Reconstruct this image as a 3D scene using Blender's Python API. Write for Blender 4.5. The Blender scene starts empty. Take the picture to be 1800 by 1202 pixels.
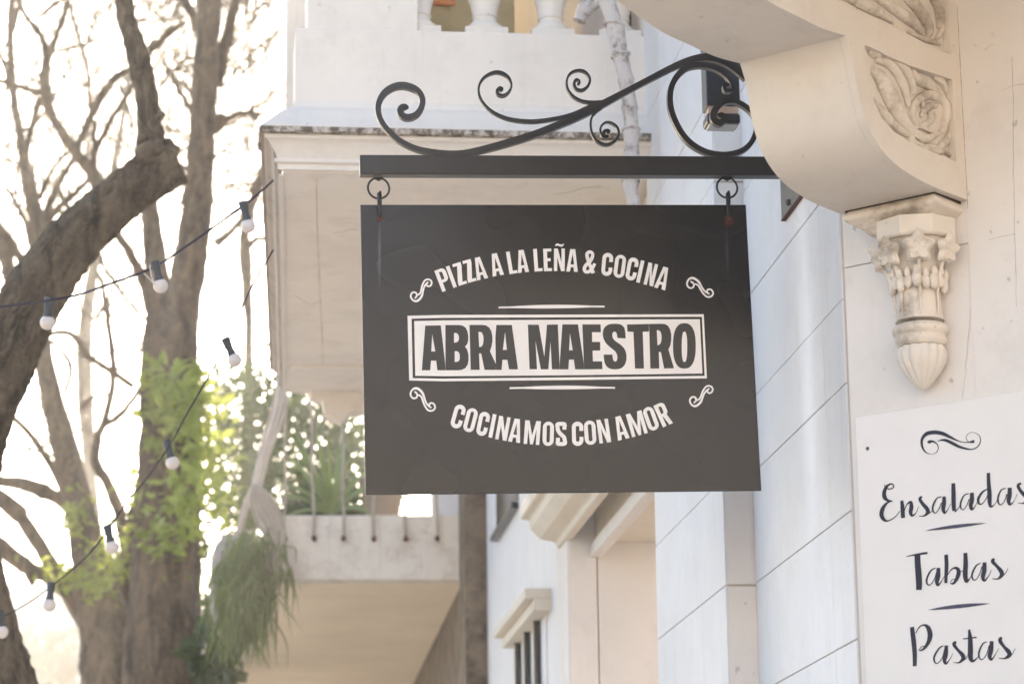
import bpy, math, random
from mathutils import Vector, Matrix, noise
from mathutils.geometry import tessellate_polygon
R = math.radians
random.seed(7)
S = bpy.context.scene
C = S.collection
# ------------------------------------------------------------------ camera
F = 4770.0                                   # focal length in photo pixels (1800 wide)
CAM = Vector((0, 0, 1.6))
Yc = Vector((-520, -1144, -F)).normalized()
Zc = Vector((-250, 20000, -F)); Zc = (Zc - Yc * Zc.dot(Yc)).normalized()
Xc = Yc.cross(Zc)
M3 = Matrix((Xc, Yc, Zc))
cd = bpy.data.cameras.new('camera')
cam = bpy.data.objects.new('camera', cd); C.objects.link(cam)
cam.matrix_world = Matrix.Translation(CAM) @ M3.to_4x4()
cd.sensor_width = 36; cd.lens = F / 1800 * 36
cd.clip_start = .05; cd.clip_end = 2000
cd.dof.use_dof = True; cd.dof.focus_distance = 5.72; cd.dof.aperture_fstop = 6.0
S.camera = cam
# ------------------------------------------------------------------ light
SUN_AZ, SUN_EL = R(-.9), R(21)                # left of +Y, above the horizon
W = bpy.data.worlds.new("World"); S.world = W; W.use_nodes = True
nt = W.node_tree
sky = nt.nodes.new('ShaderNodeTexSky'); sky.sky_type = 'NISHITA'; sky.sun_disc = False
sky.sun_elevation = SUN_EL; sky.sun_rotation = SUN_AZ
sky.air_density = 1.0; sky.dust_density = 1.0; sky.ozone_density = 1.0
bg = nt.nodes['Background']; bg.inputs[1].default_value = 0.15
nt.links.new(sky.outputs[0], bg.inputs[0])
sl = bpy.data.lights.new('sun', 'SUN'); sl.energy = 5; sl.angle = R(.5); sl.color = (1, .88, .72)
so = bpy.data.objects.new('sun', sl); C.objects.link(so)
sd = Vector((math.sin(SUN_AZ) * math.cos(SUN_EL), math.cos(SUN_AZ) * math.cos(SUN_EL), math.sin(SUN_EL)))
so.rotation_euler = sd.to_track_quat('Z', 'Y').to_euler(); so.location = (-3, 10, 12)
S.view_settings.view_transform = 'Standard'; S.view_settings.look = 'None'
S.view_settings.gamma = 1; S.view_settings.use_curve_mapping = False
S.view_settings.exposure = 1.58

# ------------------------------------------------------------------ survey: photo pixel -> point on a real plane
def ray(px, py):
    return M3 @ Vector((px - 900, 601 - py, -F))
def hit(px, py, p0, n):
    d = ray(px, py); n = Vector(n)
    return CAM + d * ((Vector(p0) - CAM).dot(n) / d.dot(n))
def PY(px, py, Y): return hit(px, py, (0, Y, 0), (0, 1, 0))
def PX(px, py, X): return hit(px, py, (X, 0, 0), (1, 0, 0))
def PZ(px, py, Z): return hit(px, py, (0, 0, Z), (0, 0, 1))
def mpp(Y): return Y / (F * 1.0) * 1.03      # metres per photo pixel at depth Y

# ------------------------------------------------------------------ mesh helpers
class MB:
    def __init__(s): s.v = []; s.f = []
    def add(s, vs, fs):
        o = len(s.v); s.v += [tuple(v) for v in vs]; s.f += [tuple(i + o for i in f) for f in fs]
    def box(s, a, b):
        x0, y0, z0 = a; x1, y1, z1 = b
        s.obox((x0, y0, z0), (x1 - x0, 0, 0), (0, y1 - y0, 0), (0, 0, z1 - z0))
    def obox(s, o, a, b, c):
        o, a, b, c = map(Vector, (o, a, b, c))
        v = [o, o + a, o + a + b, o + b, o + c, o + a + c, o + a + b + c, o + b + c]
        f = [(0, 3, 2, 1), (4, 5, 6, 7), (0, 1, 5, 4), (1, 2, 6, 5), (2, 3, 7, 6), (3, 0, 4, 7)]
        if a.cross(b).dot(c) < 0: f = [t[::-1] for t in f]
        s.add(v, f)
    def prism(s, loops, off):
        """loops: [outer, hole...] of 3D points; extruded by the vector off"""
        off = Vector(off); loops = [[Vector(p) for p in l] for l in loops]
        flat = [p for l in loops for p in l]
        tris = tessellate_polygon(loops); n = len(flat)
        nn = Vector((0, 0, 0))
        for t in tris: nn += (flat[t[1]] - flat[t[0]]).cross(flat[t[2]] - flat[t[0]])
        flip = nn.dot(off) > 0
        fs = []
        for t in tris:
            t = tuple(t)
            if flip: t = t[::-1]
            fs.append(t); fs.append(tuple(i + n for i in t[::-1]))
        k = 0
        for l in loops:
            m = len(l)
            for i in range(m): fs.append((k + i, k + (i + 1) % m, k + (i + 1) % m + n, k + i + n))
            k += m
        s.add(flat + [p + off for p in flat], fs)
    def ribbon(s, pts, ws, nrm, off):
        """flat bar following pts (3D) with widths ws in the plane of normal nrm, thickness off (vector)"""
        nrm = Vector(nrm).normalized(); off = Vector(off); n = len(pts); v = []
        for i, p in enumerate(pts):
            t = (pts[min(i + 1, n - 1)] - pts[max(i - 1, 0)]).normalized()
            sd_ = nrm.cross(t).normalized() * ws[i] / 2
            v += [p + sd_, p - sd_, p - sd_ + off, p + sd_ + off]
        f = [(0, 1, 2, 3), tuple(4 * (n - 1) + k for k in (3, 2, 1, 0))]
        for i in range(n - 1):
            for k in range(4):
                a = 4 * i + k; b = 4 * i + (k + 1) % 4
                f.append((a, a + 4, b + 4, b))
        s.add(v, f)
    def tube(s, pts, rs, k=8, cap=True, rough=0, seed=0, flat=1, up=None, ridge=0):
        n = len(pts); v = []; prev = None
        for i, p in enumerate(pts):
            t = (pts[min(i + 1, n - 1)] - pts[max(i - 1, 0)]).normalized()
            if prev is None:
                a = Vector(up) if up else (Vector((0, 0, 1)) if abs(t.z) < .8 else Vector((0, 1, 0)))
                prev = t.cross(a).normalized()
            else:
                prev = (prev - t * prev.dot(t)).normalized()
            b = t.cross(prev)
            for j in range(k):
                an = 2 * math.pi * j / k; r = rs[i]
                if rough:
                    q = Vector((math.cos(an) * 1.6 + seed, math.sin(an) * 1.6, i * .35))
                    r *= 1 + rough * noise.noise(q) + rough * .5 * noise.noise(q * 3.1)
                if ridge:
                    q = Vector((math.cos(an) * 4.2 + seed, math.sin(an) * 4.2 + .35 * math.sin(i * .21), i * .09))
                    q2 = Vector((math.cos(an) * 9 + seed, math.sin(an) * 9, i * .3))
                    r *= 1 + ridge * (1 - 2.4 * abs(noise.noise(q))) + ridge * .5 * (1 - 2 * abs(noise.noise(q2)))
                v.append(p + prev * math.cos(an) * r + b * math.sin(an) * r * flat)
        f = []
        for i in range(n - 1):
            for j in range(k):
                f.append((i * k + j, i * k + (j + 1) % k, (i + 1) * k + (j + 1) % k, (i + 1) * k + j))
        if cap:
            f.append(tuple(range(k))[::-1]); f.append(tuple((n - 1) * k + j for j in range(k)))
        s.add(v, f)
    def lathe(s, c, prof, k=32, mod=None, ang0=0):
        v = []; c = Vector(c)
        for (r, z) in prof:
            for j in range(k):
                an = ang0 + 2 * math.pi * j / k
                rr = r * (mod(an, z) if mod else 1)
                v.append(c + Vector((rr * math.cos(an), rr * math.sin(an), z)))
        f = []; n = len(prof)
        for i in range(n - 1):
            for j in range(k):
                f.append((i * k + j, (i + 1) * k + j, (i + 1) * k + (j + 1) % k, i * k + (j + 1) % k))
        f.append(tuple(range(k))); f.append(tuple((n - 1) * k + j for j in range(k))[::-1])
        s.add(v, f)
    def blob(s, c, ax, seg=10, rings=7):
        """ellipsoid with three axis vectors"""
        a, b, d = map(Vector, ax); c = Vector(c); v = [c + d]
        for i in range(1, rings):
            th = math.pi * i / rings
            for j in range(seg):
                ph = 2 * math.pi * j / seg
                v.append(c + d * math.cos(th) + (a * math.cos(ph) + b * math.sin(ph)) * math.sin(th))
        v.append(c - d); f = []
        for j in range(seg): f.append((0, 1 + j, 1 + (j + 1) % seg))
        for i in range(rings - 2):
            for j in range(seg):
                f.append((1 + i * seg + j, 1 + (i + 1) * seg + j, 1 + (i + 1) * seg + (j + 1) % seg, 1 + i * seg + (j + 1) % seg))
        q = 1 + (rings - 2) * seg
        for j in range(seg): f.append((q + j, len(v) - 1, q + (j + 1) % seg))
        s.add(v, f)
    def torus(s, c, R_, r, ax, k=28, m=10):
        ax = Vector(ax).normalized(); a = ax.orthogonal().normalized(); b = ax.cross(a); c = Vector(c)
        v = []
        for i in range(k):
            t = 2 * math.pi * i / k; d = a * math.cos(t) + b * math.sin(t)
            for j in range(m):
                u = 2 * math.pi * j / m
                v.append(c + d * (R_ + r * math.cos(u)) + ax * r * math.sin(u))
        f = [(i * m + j, ((i + 1) % k) * m + j, ((i + 1) % k) * m + (j + 1) % m, i * m + (j + 1) % m) for i in range(k) for j in range(m)]
        s.add(v, f)

def catmull(P, sub=6):
    out = []; n = len(P)
    for i in range(n - 1):
        p0, p1, p2, p3 = P[max(i - 1, 0)], P[i], P[i + 1], P[min(i + 2, n - 1)]
        for k in range(sub):
            t = k / sub
            out.append(tuple(.5 * ((2 * b) + (-a + c) * t + (2 * a - 5 * b + 4 * c - d) * t * t + (-a + 3 * b - 3 * c + d) * t ** 3)
                             for a, b, c, d in zip(p0, p1, p2, p3)))
    out.append(tuple(P[-1])); return out

def mk(name, mb, m, parent=None, smooth=False, bevel=0, kind=None, label=None, cat=None, group=None, seg=2):
    me = bpy.data.meshes.new(name)
    me.from_pydata(mb.v, [], mb.f); me.update()
    if m: me.materials.append(m)
    if smooth:
        for p in me.polygons: p.use_smooth = True
    o = bpy.data.objects.new(name, me); C.objects.link(o)
    if parent:
        o.parent = parent
        o.matrix_parent_inverse = pinv(parent)
    if bevel:
        b = o.modifiers.new('bevel', 'BEVEL'); b.width = bevel; b.segments = seg; b.limit_method = 'ANGLE'; b.angle_limit = R(35)
    if smooth:
        if hasattr(me, 'set_sharp_from_angle'): me.set_sharp_from_angle(angle=R(50))
    tag(o, label, cat, group, kind); return o
def pinv(p):
    m = Matrix.Translation(p.location)
    if p.parent: m = p.parent.matrix_world.copy() if False else m
    return m.inverted() if p.type == 'EMPTY' else Matrix.Identity(4)
def tag(o, label=None, cat=None, group=None, kind=None):
    if label: o['label'] = label
    if cat: o['category'] = cat
    if group: o['group'] = group
    if kind: o['kind'] = kind
    return o
def thing(name, label, cat, loc=(0, 0, 0), group=None):
    o = bpy.data.objects.new(name, None); C.objects.link(o); o.location = loc; o.empty_display_size = .1
    return tag(o, label, cat, group)

# ------------------------------------------------------------------ materials
def nodes(name):
    m = bpy.data.materials.new(name); m.use_nodes = True
    return m, m.node_tree, m.node_tree.nodes['Principled BSDF']
def mixc(nt, fac, a, b):
    x = nt.nodes.new('ShaderNodeMix'); x.data_type = 'RGBA'
    for s_, v in ((0, fac), (6, a), (7, b)):
        if isinstance(v, (int, float)): x.inputs[s_].default_value = v
        elif isinstance(v, tuple): x.inputs[s_].default_value = (*v, 1) if len(v) == 3 else v
        else: nt.links.new(v, x.inputs[s_])
    return x.outputs[2]
def nz(nt, scale, detail=4, rough=.6, stretch=None, dist=0):
    tc = nt.nodes.new('ShaderNodeTexCoord'); n = nt.nodes.new('ShaderNodeTexNoise')
    n.inputs['Scale'].default_value = scale; n.inputs['Detail'].default_value = detail
    n.inputs['Roughness'].default_value = rough; n.inputs['Distortion'].default_value = dist
    if stretch:
        mp = nt.nodes.new('ShaderNodeMapping'); mp.inputs['Scale'].default_value = stretch
        nt.links.new(tc.outputs['Object'], mp.inputs[0]); nt.links.new(mp.outputs[0], n.inputs[0])
    else: nt.links.new(tc.outputs['Object'], n.inputs[0])
    return n.outputs[0]
def ramp(nt, src, a, b):
    r = nt.nodes.new('ShaderNodeMapRange'); r.inputs[1].default_value = a; r.inputs[2].default_value = b
    nt.links.new(src, r.inputs[0]); return r.outputs[0]
def mul(nt, a, b):
    r = nt.nodes.new('ShaderNodeMath'); r.operation = 'MULTIPLY'
    nt.links.new(a, r.inputs[0])
    if isinstance(b, (int, float)): r.inputs[1].default_value = b
    else: nt.links.new(b, r.inputs[1])
    return r.outputs[0]
def bump(nt, bs, h, strength=.3, dist=.004):
    b = nt.nodes.new('ShaderNodeBump'); b.inputs['Strength'].default_value = strength; b.inputs['Distance'].default_value = dist
    nt.links.new(h, b.inputs['Height']); nt.links.new(b.outputs[0], bs.inputs['Normal'])
def plaster(name, col, dirt=(.3, .22, .16), amt=.35, spots=.0, bscale=60, bst=.35, rough=.75, streak=.25, lo=.5, hi=.8, dsc=7):
    m, t, p = nodes(name)
    c = mixc(t, ramp(t, nz(t, 2.2, 5), .35, .7), col, tuple(x * .9 for x in col))
    f = mul(t, ramp(t, nz(t, dsc, 8, .75), lo, hi), amt)
    c = mixc(t, f, c, dirt)
    if streak:
        f2 = mul(t, ramp(t, nz(t, 1, 6, .7, (26, 26, 1.6)), .55, .8), streak)
        c = mixc(t, f2, c, dirt)
    if spots:
        f3 = mul(t, ramp(t, nz(t, 42, 3, .5), .70, .75), spots)
        c = mixc(t, f3, c, (.09, .06, .045))
    t.links.new(c, p.inputs['Base Color']); p.inputs['Roughness'].default_value = rough
    a = nz(t, bscale, 6, .65); b = nz(t, bscale * .14, 4, .6)
    ad = t.nodes.new('ShaderNodeMath'); ad.operation = 'MULTIPLY_ADD'; ad.inputs[1].default_value = .35
    t.links.new(a, ad.inputs[0]); t.links.new(b, ad.inputs[2])
    bump(t, p, ad.outputs[0], bst, .006)
    return m
def simple(name, col, rough=.5, metal=0, var=.15, bst=.1, bscale=80, col2=None, vs=9, lo=.4, hi=.7, spec=None):
    m, t, p = nodes(name)
    c = mixc(t, mul(t, ramp(t, nz(t, vs, 5), lo, hi), 1.0 if col2 else var), col, col2 or tuple(x * .4 for x in col))
    t.links.new(c, p.inputs['Base Color']); p.inputs['Roughness'].default_value = rough; p.inputs['Metallic'].default_value = metal
    if spec is not None: p.inputs['Specular IOR Level'].default_value = spec
    if bst: bump(t, p, nz(t, bscale, 4), bst, .002)
    return m
CREAM = plaster('cream painted stucco', (.76, .69, .61), amt=.24, spots=.25, streak=.08, rough=.6, bst=.2)
CREAMR = plaster('cream carved stucco', (.75, .67, .58), (.2, .145, .1), amt=.85, spots=.35, streak=.0, rough=.7, bst=.35, lo=.48, hi=.68)
WALLW = plaster('white corner wall paint', (.79, .745, .71), amt=.2, spots=.3, streak=.08, rough=.6, bst=.2)
BLUEW = plaster('cool white facade paint', (.77, .765, .775), amt=.14, spots=.15, streak=.15, rough=.7, bst=.12, bscale=12)
BLUEW.node_tree.nodes['Principled BSDF'].inputs['Specular IOR Level'].default_value = .3; _t = BLUEW.node_tree; _b = [n for n in _t.nodes if n.type == 'BUMP'][0]; _b2 = _t.nodes.new('ShaderNodeBump')
_b2.inputs['Strength'].default_value = .3; _b2.inputs['Distance'].default_value = .08; _t.links.new(nz(_t, 1, 0, .4, (2.6, 2.6, .15)), _b2.inputs['Height']); _t.links.new(_b2.outputs[0], _b.inputs['Normal'])
JOINT = plaster('grimy joint mortar', (.60, .52, .46), amt=.5, rough=.9)
BALW = plaster('weathered white balcony paint', (.84, .775, .705), (.38, .31, .26), amt=.22, spots=.25, streak=.16)
SOFF = plaster('tan weathered soffit', (.90, .82, .735), (.4, .32, .26), amt=.3, spots=.2, streak=.0)
SOFF2 = plaster('ochre smooth soffit', (.90, .79, .62), (.4, .3, .2), amt=.2, streak=0)
MOULD = plaster('mould blackened edge', (.6, .54, .48), (.12, .09, .065), amt=1.0, streak=0, lo=.42, hi=.56, bst=.7, dsc=40)
OLDW = plaster('stained old balcony plaster', (.82, .77, .7), (.36, .26, .2), amt=.55, spots=.3, streak=.6, lo=.48, hi=.72, dsc=9)
SIDEW = plaster('dark street side plaster', (.40, .34, .30), (.12, .09, .07), amt=.7, spots=.4, streak=.5)  # base darker than the front paint, plus dirt spots and streaks
STONE = plaster('dark rough render', (.17, .125, .09), (.03, .02, .015), amt=.9, bst=1, bscale=9, lo=.42, hi=.6)
PINK = plaster('warm grey plaster', (.76, .72, .69), amt=.2, streak=.08)
BARKN = None
def bark(name, c1, c2, sc=14, st=1.0):
    m, t, p = nodes(name)
    n1 = nz(t, sc, 7, .7, (1.4, 1.4, .45), .8); n2 = nz(t, sc * 4, 5, .7)
    c = mixc(t, ramp(t, n1, .38, .62), c1, c2); c = mixc(t, mul(t, ramp(t, n2, .5, .8), .5), c, tuple(x * 1.9 for x in c2))
    t.links.new(c, p.inputs['Base Color']); p.inputs['Roughness'].default_value = .9
    ad = t.nodes.new('ShaderNodeMath'); ad.operation = 'MULTIPLY_ADD'; ad.inputs[1].default_value = .4
    t.links.new(n2, ad.inputs[0]); t.links.new(n1, ad.inputs[2]); bump(t, p, ad.outputs[0], st, .03)
    return m
BARK1 = bark('furrowed brown bark', (.025, .017, .012), (.16, .12, .08), 10, 1.0)
BARK2 = bark('grey brown bark', (.05, .033, .021), (.21, .14, .088), 9, 1.0)
def leafm(name, c1, c2, tr, var=3, w=.5):
    m, t, p = nodes(name)
    c = mixc(t, ramp(t, nz(t, var, 3), .35, .65), c1, c2)
    t.links.new(c, p.inputs['Base Color']); p.inputs['Roughness'].default_value = .45
    tl = t.nodes.new('ShaderNodeBsdfTranslucent'); tl.inputs[0].default_value = (*tr, 1)
    mx = t.nodes.new('ShaderNodeMixShader'); mx.inputs[0].default_value = w
    t.links.new(p.outputs[0], mx.inputs[1]); t.links.new(tl.outputs[0], mx.inputs[2])
    t.links.new(mx.outputs[0], t.nodes['Material Output'].inputs[0]); return m
IVY = leafm('ivy leaf green', (.05, .085, .02), (.14, .17, .04), (.5, .54, .12), var=22)
DARKLEAF = leafm('dark broad leaf', (.03, .055, .03), (.07, .1, .05), (.17, .22, .07), var=9, w=.35)
GRASSY = leafm('grey green grass blade', (.12, .18, .08), (.27, .32, .14), (.45, .5, .2), w=.45)
ALOE = leafm('pale green sword leaf', (.2, .27, .12), (.3, .37, .18), (.3, .4, .14), w=.35)
def signpaint():
    m, t, p = nodes('satin charcoal sign paint')
    c = mixc(t, ramp(t, nz(t, 3, 2), .2, .8), (.008, .0085, .012), (.013, .0125, .0145))
    c = mixc(t, mul(t, ramp(t, nz(t, 110, 2, .5), .77, .8), .22), c, (.3, .28, .26))
    tc = t.nodes.new('ShaderNodeTexCoord')
    def near(pt, stretch, rad):
        mp = t.nodes.new('ShaderNodeMapping'); mp.vector_type = 'TEXTURE'; mp.inputs[1].default_value = pt; mp.inputs[3].default_value = stretch
        t.links.new(tc.outputs['Object'], mp.inputs[0]); l = t.nodes.new('ShaderNodeVectorMath'); l.operation = 'LENGTH'; t.links.new(mp.outputs[0], l.inputs[0])
        q = t.nodes.new('ShaderNodeMapRange'); q.inputs[1].default_value = rad; q.inputs[2].default_value = 0; t.links.new(l.outputs['Value'], q.inputs[0]); return q.outputs[0]
    rn = ramp(t, nz(t, 90, 4), .35, .6)
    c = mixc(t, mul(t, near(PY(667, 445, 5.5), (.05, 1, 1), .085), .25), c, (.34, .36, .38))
    c = mixc(t, mul(t, near(PY(1281, 388, 5.5), (1, 1, 1.3), .013), rn), c, (.22, .05, .03))
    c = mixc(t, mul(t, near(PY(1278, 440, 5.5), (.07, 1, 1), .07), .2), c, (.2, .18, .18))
    t.links.new(c, p.inputs['Base Color'])
    r = t.nodes.new('ShaderNodeMapRange'); r.inputs[3].default_value = .24; r.inputs[4].default_value = .30
    t.links.new(nz(t, 3, 1), r.inputs[0]); t.links.new(r.outputs[0], p.inputs['Roughness'])
    p.inputs['Specular IOR Level'].default_value = .4; return m
SIGN = signpaint()
IRON = simple('black painted iron', (.017, .017, .02), .38, 0, .4, .25, 120)
RUST = simple('rusty iron', (.07, .045, .04), .6, .3, .5, .4, 150, (.2, .06, .03))
PRINT = simple('off white vinyl print', (.80, .77, .755), .45, 0, .06, 0)
PRINTD = simple('charcoal lettering', (.02, .02, .022), .4, 0, .2, 0)
INK = simple('violet black ink', (.022, .016, .03), .45, 0, .3, 0)
INKL = simple('slate blue ink', (.06, .055, .10), .45, 0, .3, 0)
BOARD = simple('glossy white board', (.81, .765, .735), .3, 0, .06, .02, 20)
ZINC = simple('dull grey metal', (.11, .107, .10), .6, 0, .4, .3, 60)
REDE = simple('red brown primer', (.08, .03, .025), .7)
LAMPB = simple('black lamp housing', (.02, .021, .026), .3)
GLASS = simple('frosted grey lamp glass', (.42, .42, .4), .15)
CHROME = simple('polished copper ring', (.75, .6, .5), .15, 1, .1, 0)
SOCK = simple('dark blue grey plastic', (.03, .04, .055), .45)
CABLE = simple('dark cable rubber', (.03, .028, .05), .8, spec=.2)
CORD = simple('pale cord', (.6, .52, .45), .8)
BULB = simple('frosted white bulb', (.72, .64, .6), .25, 0, .05, 0)
CLOTH = simple('beige sheer cloth', (.72, .65, .58), .9, 0, .3, .5, 40)
PAPER = plaster('papery pale bark', (.62, .57, .54), (.2, .15, .13), amt=.9, spots=.5, streak=.3, bst=1, bscale=30, lo=.52, hi=.64, dsc=26)
TERR = simple('faded terracotta', (.3, .24, .2), .85, 0, .3, .3, 40)
WOODB = simple('yellow timber boards', (.62, .48, .26), .7, 0, .3, .4, 30)
ORANGE = simple('orange sticker', (.8, .25, .06), .5, 0, .1, 0)
STEEL = simple('weathered pale bar', (.42, .36, .31), .7, 0, .4, .2)
GLASSD = simple('dark window glass', (.03, .032, .035), .1, 0, .1, 0)
PAVE = plaster('pale pavement', (.42, .37, .31), amt=.4, bst=.6, bscale=20)
ROAD = plaster('grey street cobbles', (.34, .30, .25), amt=.4, bst=.6, bscale=20)
BOUNCEW = plaster('warm cream bounce paint', (.8, .72, .62), amt=.2)
PALEB = simple('pale dry brush', (.5, .44, .36), .9, 0, .3, 0)
GRIMEL = simple('brown crack line', (.35, .27, .21), .9, 0, .3, 0)
GRIME = simple('black brown grime', (.06, .045, .035), .95, 0, .3, .3)
FARW = plaster('far cream house wall', (.7, .64, .55), amt=.2)

# ------------------------------------------------------------------ setting: ground
mb = MB(); mb.box((-400, -400, -.3), (400, 400, 0)); mk('street', mb, ROAD, kind='structure')
mb = MB(); mb.box((-.9, 5, .004), (60, 80, .13)); mb.box((.9 - 1.8, 5, .004), (-.75, 80, .135)); mk('pavement', mb, PAVE, kind='structure')
mb = MB(); mb.box((-14, -14, .004), (14, 3.2, .12)); mk('pavement', mb, PAVE, kind='structure')

# unseen houses added behind the viewer: sunlit, they throw warm light back
for i, (x0, x1, h, y) in enumerate(((-16, -5, 6.6, -13), (-4.6, 6, 7.4, -12.5), (6.4, 18, 6.2, -13))):
    t = thing('unseen_house', ['unseen cream house added for warm bounce, low roofline', 'tallest unseen cream house added for warm bounce', 'lowest unseen cream house added for warm bounce'][i], 'building', ((x0 + x1) / 2, y, 0), 'unseen houses added for warm bounce')
    mb = MB(); mb.box((x0, y - 8, 0), (x1, y, h)); mk('wall', mb, BOUNCEW, t)
    mb = MB(); mb.box((x0 - .1, y - 8, h), (x1 + .1, y + .3, h + .3)); mk('cornice', mb, BALW, t)
    for q in range(4):
        for z in (1.2, 4.2):
            xx = x0 + (x1 - x0) * (q + .5) / 4; mb = MB(); mb.box((xx - .5, y - .1, z), (xx + .5, y + .02, z + 1.9)); w = mk('window', mb, GLASSD, t)
            mb = MB(); mb.box((xx - .6, y, z - .1), (xx + .6, y + .12, z - .005)); mk('sill', mb, BALW, w)

# ------------------------------------------------------------------ corner building
YS = 5.5                                       # depth of the hanging sign
A = PY(1407, 300, YS).x                        # facade plane X = A
K = PX(1501, 950, A)                           # vertical corner line between facade and chamfer
Y1 = PX(1326, 950, A).y                        # near recess ends here at the first pilaster
PJ = A - PY(1276, 1027, Y1).x; XF = A - PJ     # pilaster projection, far facade plane
Y2 = PX(1152, 950, XF).y
U = Vector((.70711, -.70711, 0)); N = Vector((-.70711, -.70711, 0)); UP = Vector((0, 0, 1))
K0 = Vector((K.x, K.y, 0))
def CH(px, py, off=0): return hit(px, py, K0 + N * off, N)
TOP = 7.5
bld = thing('corner_building', 'cream and white stucco corner building with carved console, right of the hanging sign', 'building', (K.x, K.y, 0))
JO = .0035                                      # depth of the joints
mb = MB()
mb.prism([[(A + JO, K.y + .012, 0), (A + JO, Y1, 0), (A + 1.5, Y1, 0), (A + 3.5, K.y - 2.2, 0), (K.x + 2.2, K.y - 2.2 + .02, 0)]], (0, 0, TOP))
mb.box((XF + JO, Y1 + JO, 0), (A + 1.5, Y2, TOP))
mk('wall_core', mb, JOINT, bld)
def zrow(px, ys, X):
    return [PX(px, y, X).z for y in ys]
def facade_panels(Ya, Yb, X, zs, cols, m, seam=.0011):
    ys = [Ya] + cols + [Yb]
    for i in range(len(zs) - 1):
        for j in range(len(ys) - 1):
            mb = MB(); g = random.uniform(-.0007, .0007)
            mb.box((X + g, ys[j] + (seam if j else 0), zs[i] + seam), (X + JO + .004, ys[j + 1] - (seam if j < len(ys) - 2 else 0), zs[i + 1] - seam))
            mk('wall_panel', mb, m, bld, bevel=.002)
zn = [0, .9, 1.7] + zrow(1326, (1222, 1026, 829, 697, 507, 310, 120, -80), A) + [TOP]
facade_panels(K.y + .015, Y1 - .002, A, zn, [PX(1457, 850, A).y], BLUEW)
zf = [0, .9, 1.7] + zrow(1276, (1221, 1028, 835, 642, 449, 284, 124, -76), XF) + [TOP]
facade_panels(Y1 + .003, Y2, XF, zf, [], BLUEW)
for i in range(len(zf) - 1):                   # the short face of the pilaster towards the viewer
    mb = MB(); mb.box((XF + .0045, Y1 - .001, zf[i] + .0022), (A + .02, Y1 + JO - .001, zf[i + 1] - .0022)); mk('wall_panel', mb, WALLW, bld, bevel=.0015)
# chamfer wall slabs
zc = [0, CH(1500, 1500).z, CH(1490, 470).z, TOP]
us = [.004, (CH(1706, 500) - K).dot(U), 2.9]
for u0, u1, z0, z1, pr in ((us[0], us[1], 0, zc[2] - .0008, 0), (us[0], us[1], zc[2] + .0008, TOP, 0), (us[1] - .0005, us[2], 0, TOP, .0016)):
    mb = MB(); o = K0 + U * u0 - N * .012 + UP * z0
    mb.obox(o, U * (u1 - u0), N * (.012 + pr), UP * (z1 - z0)); mk('wall_panel', mb, WALLW, bld, bevel=.001)

def crack(pts, name='hairline_crack', off=.0022, w=.0008):
    P = catmull(pts, 8); rr_ = random.Random(len(pts) * 7 + int(pts[0][0])); mb = MB()
    mb.ribbon([CH(x + rr_.gauss(0, .5), y, off) for x, y in P], [max(.0002, w * rr_.uniform(-.1, 1)) for _ in P], N, N * .0003); mk(name, mb, GRIMEL, bld)
crack([(1779, 100), (1781, 200), (1782, 300), (1784, 420), (1787, 540)]); crack([(1738, 422), (1760, 416), (1786, 411)]); crack([(1706, 540), (1700, 620), (1692, 700)])
crack([(1730, 90), (1738, 82), (1748, 78)]); crack([(1760, 160), (1785, 150), (1805, 148)])
# ---- console -----------------------------------------------------
WP = CH(1702, 350)
def SP(px, py, off=0): return hit(px, py, WP + U * off, U)   # point on the console's side plane
edge = [(1200, -118), (1240, -82), (1290, -42), (1350, 2), (1400, 28), (1445, 50), (1487, 63),
        (1497, 98), (1503, 135), (1512, 180), (1524, 218), (1542, 252), (1568, 283), (1605, 310), (1650, 332), (1703, 352)]
up_ = catmull([(x, y) for x, y in edge[:7]], 5); lo_ = catmull([(x, y) for x, y in edge[6:]], 6)
prof = up_[:-1] + lo_
e3 = [SP(x, y) for x, y in prof]
cw = (e3[0] - e3[0]).length
# width of the console from the cusp's left end
cusp = SP(1487, 63)
d_ = hit(1301, 121, cusp, N); WID = abs((d_ - cusp).dot(U)); 
topz = e3[0].z + .25
def wallpt(z, off=0): q = WP + U * off - N * .03; return Vector((q.x, q.y, z))
out0 = e3[0] + Vector((0, 0, .25))
REC = .016
body = [p - U * REC for p in e3] + [wallpt(e3[-1].z - .005, -REC), wallpt(topz, -REC), out0 - U * REC]
mb = MB(); mb.prism([body], -U * (WID - REC))
console = mk('console', mb, CREAM, bld, smooth=True)
console['label'] = 'large smooth S-curved cream console'
holes = [[(1520, 80), (1532, 84), (1560, 98), (1600, 116), (1640, 129), (1674, 140), (1677, 200), (1681, 284), (1640, 268), (1600, 250), (1572, 232), (1550, 208), (1536, 178), (1528, 140), (1522, 105)],
         [(1400, -60), (1448, -14), (1480, 6), (1520, 25), (1580, 52), (1630, 78), (1672, 97), (1668, 40), (1664, -60), (1530, -90)]]
loops = [e3 + [wallpt(e3[-1].z - .005, 0), wallpt(topz, 0), out0]] + [[SP(x, y) for x, y in h] for h in holes]
mb = MB(); mb.prism(loops, -U * (REC - .0005)); mk('side_frame', mb, CREAM, console, bevel=.003)
o = K0 - U * .25 + UP * (topz - .002)
mb = MB(); mb.obox(o, U * 3.1, N * .95, UP * .2); mk('balcony_slab', mb, CREAM, bld, bevel=.01)
mb = MB(); rs_ = random.Random(4); pts = [WP + N * .0035 - U * .0 + UP * (.40 - .42 * i / 60) for i in range(61)]
mb.ribbon(pts, [max(.0002, .0016 * (rs_.random() - .25)) for _ in pts], N + U, N * .0006); mk('grime_seam', mb, GRIME, console)
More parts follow.
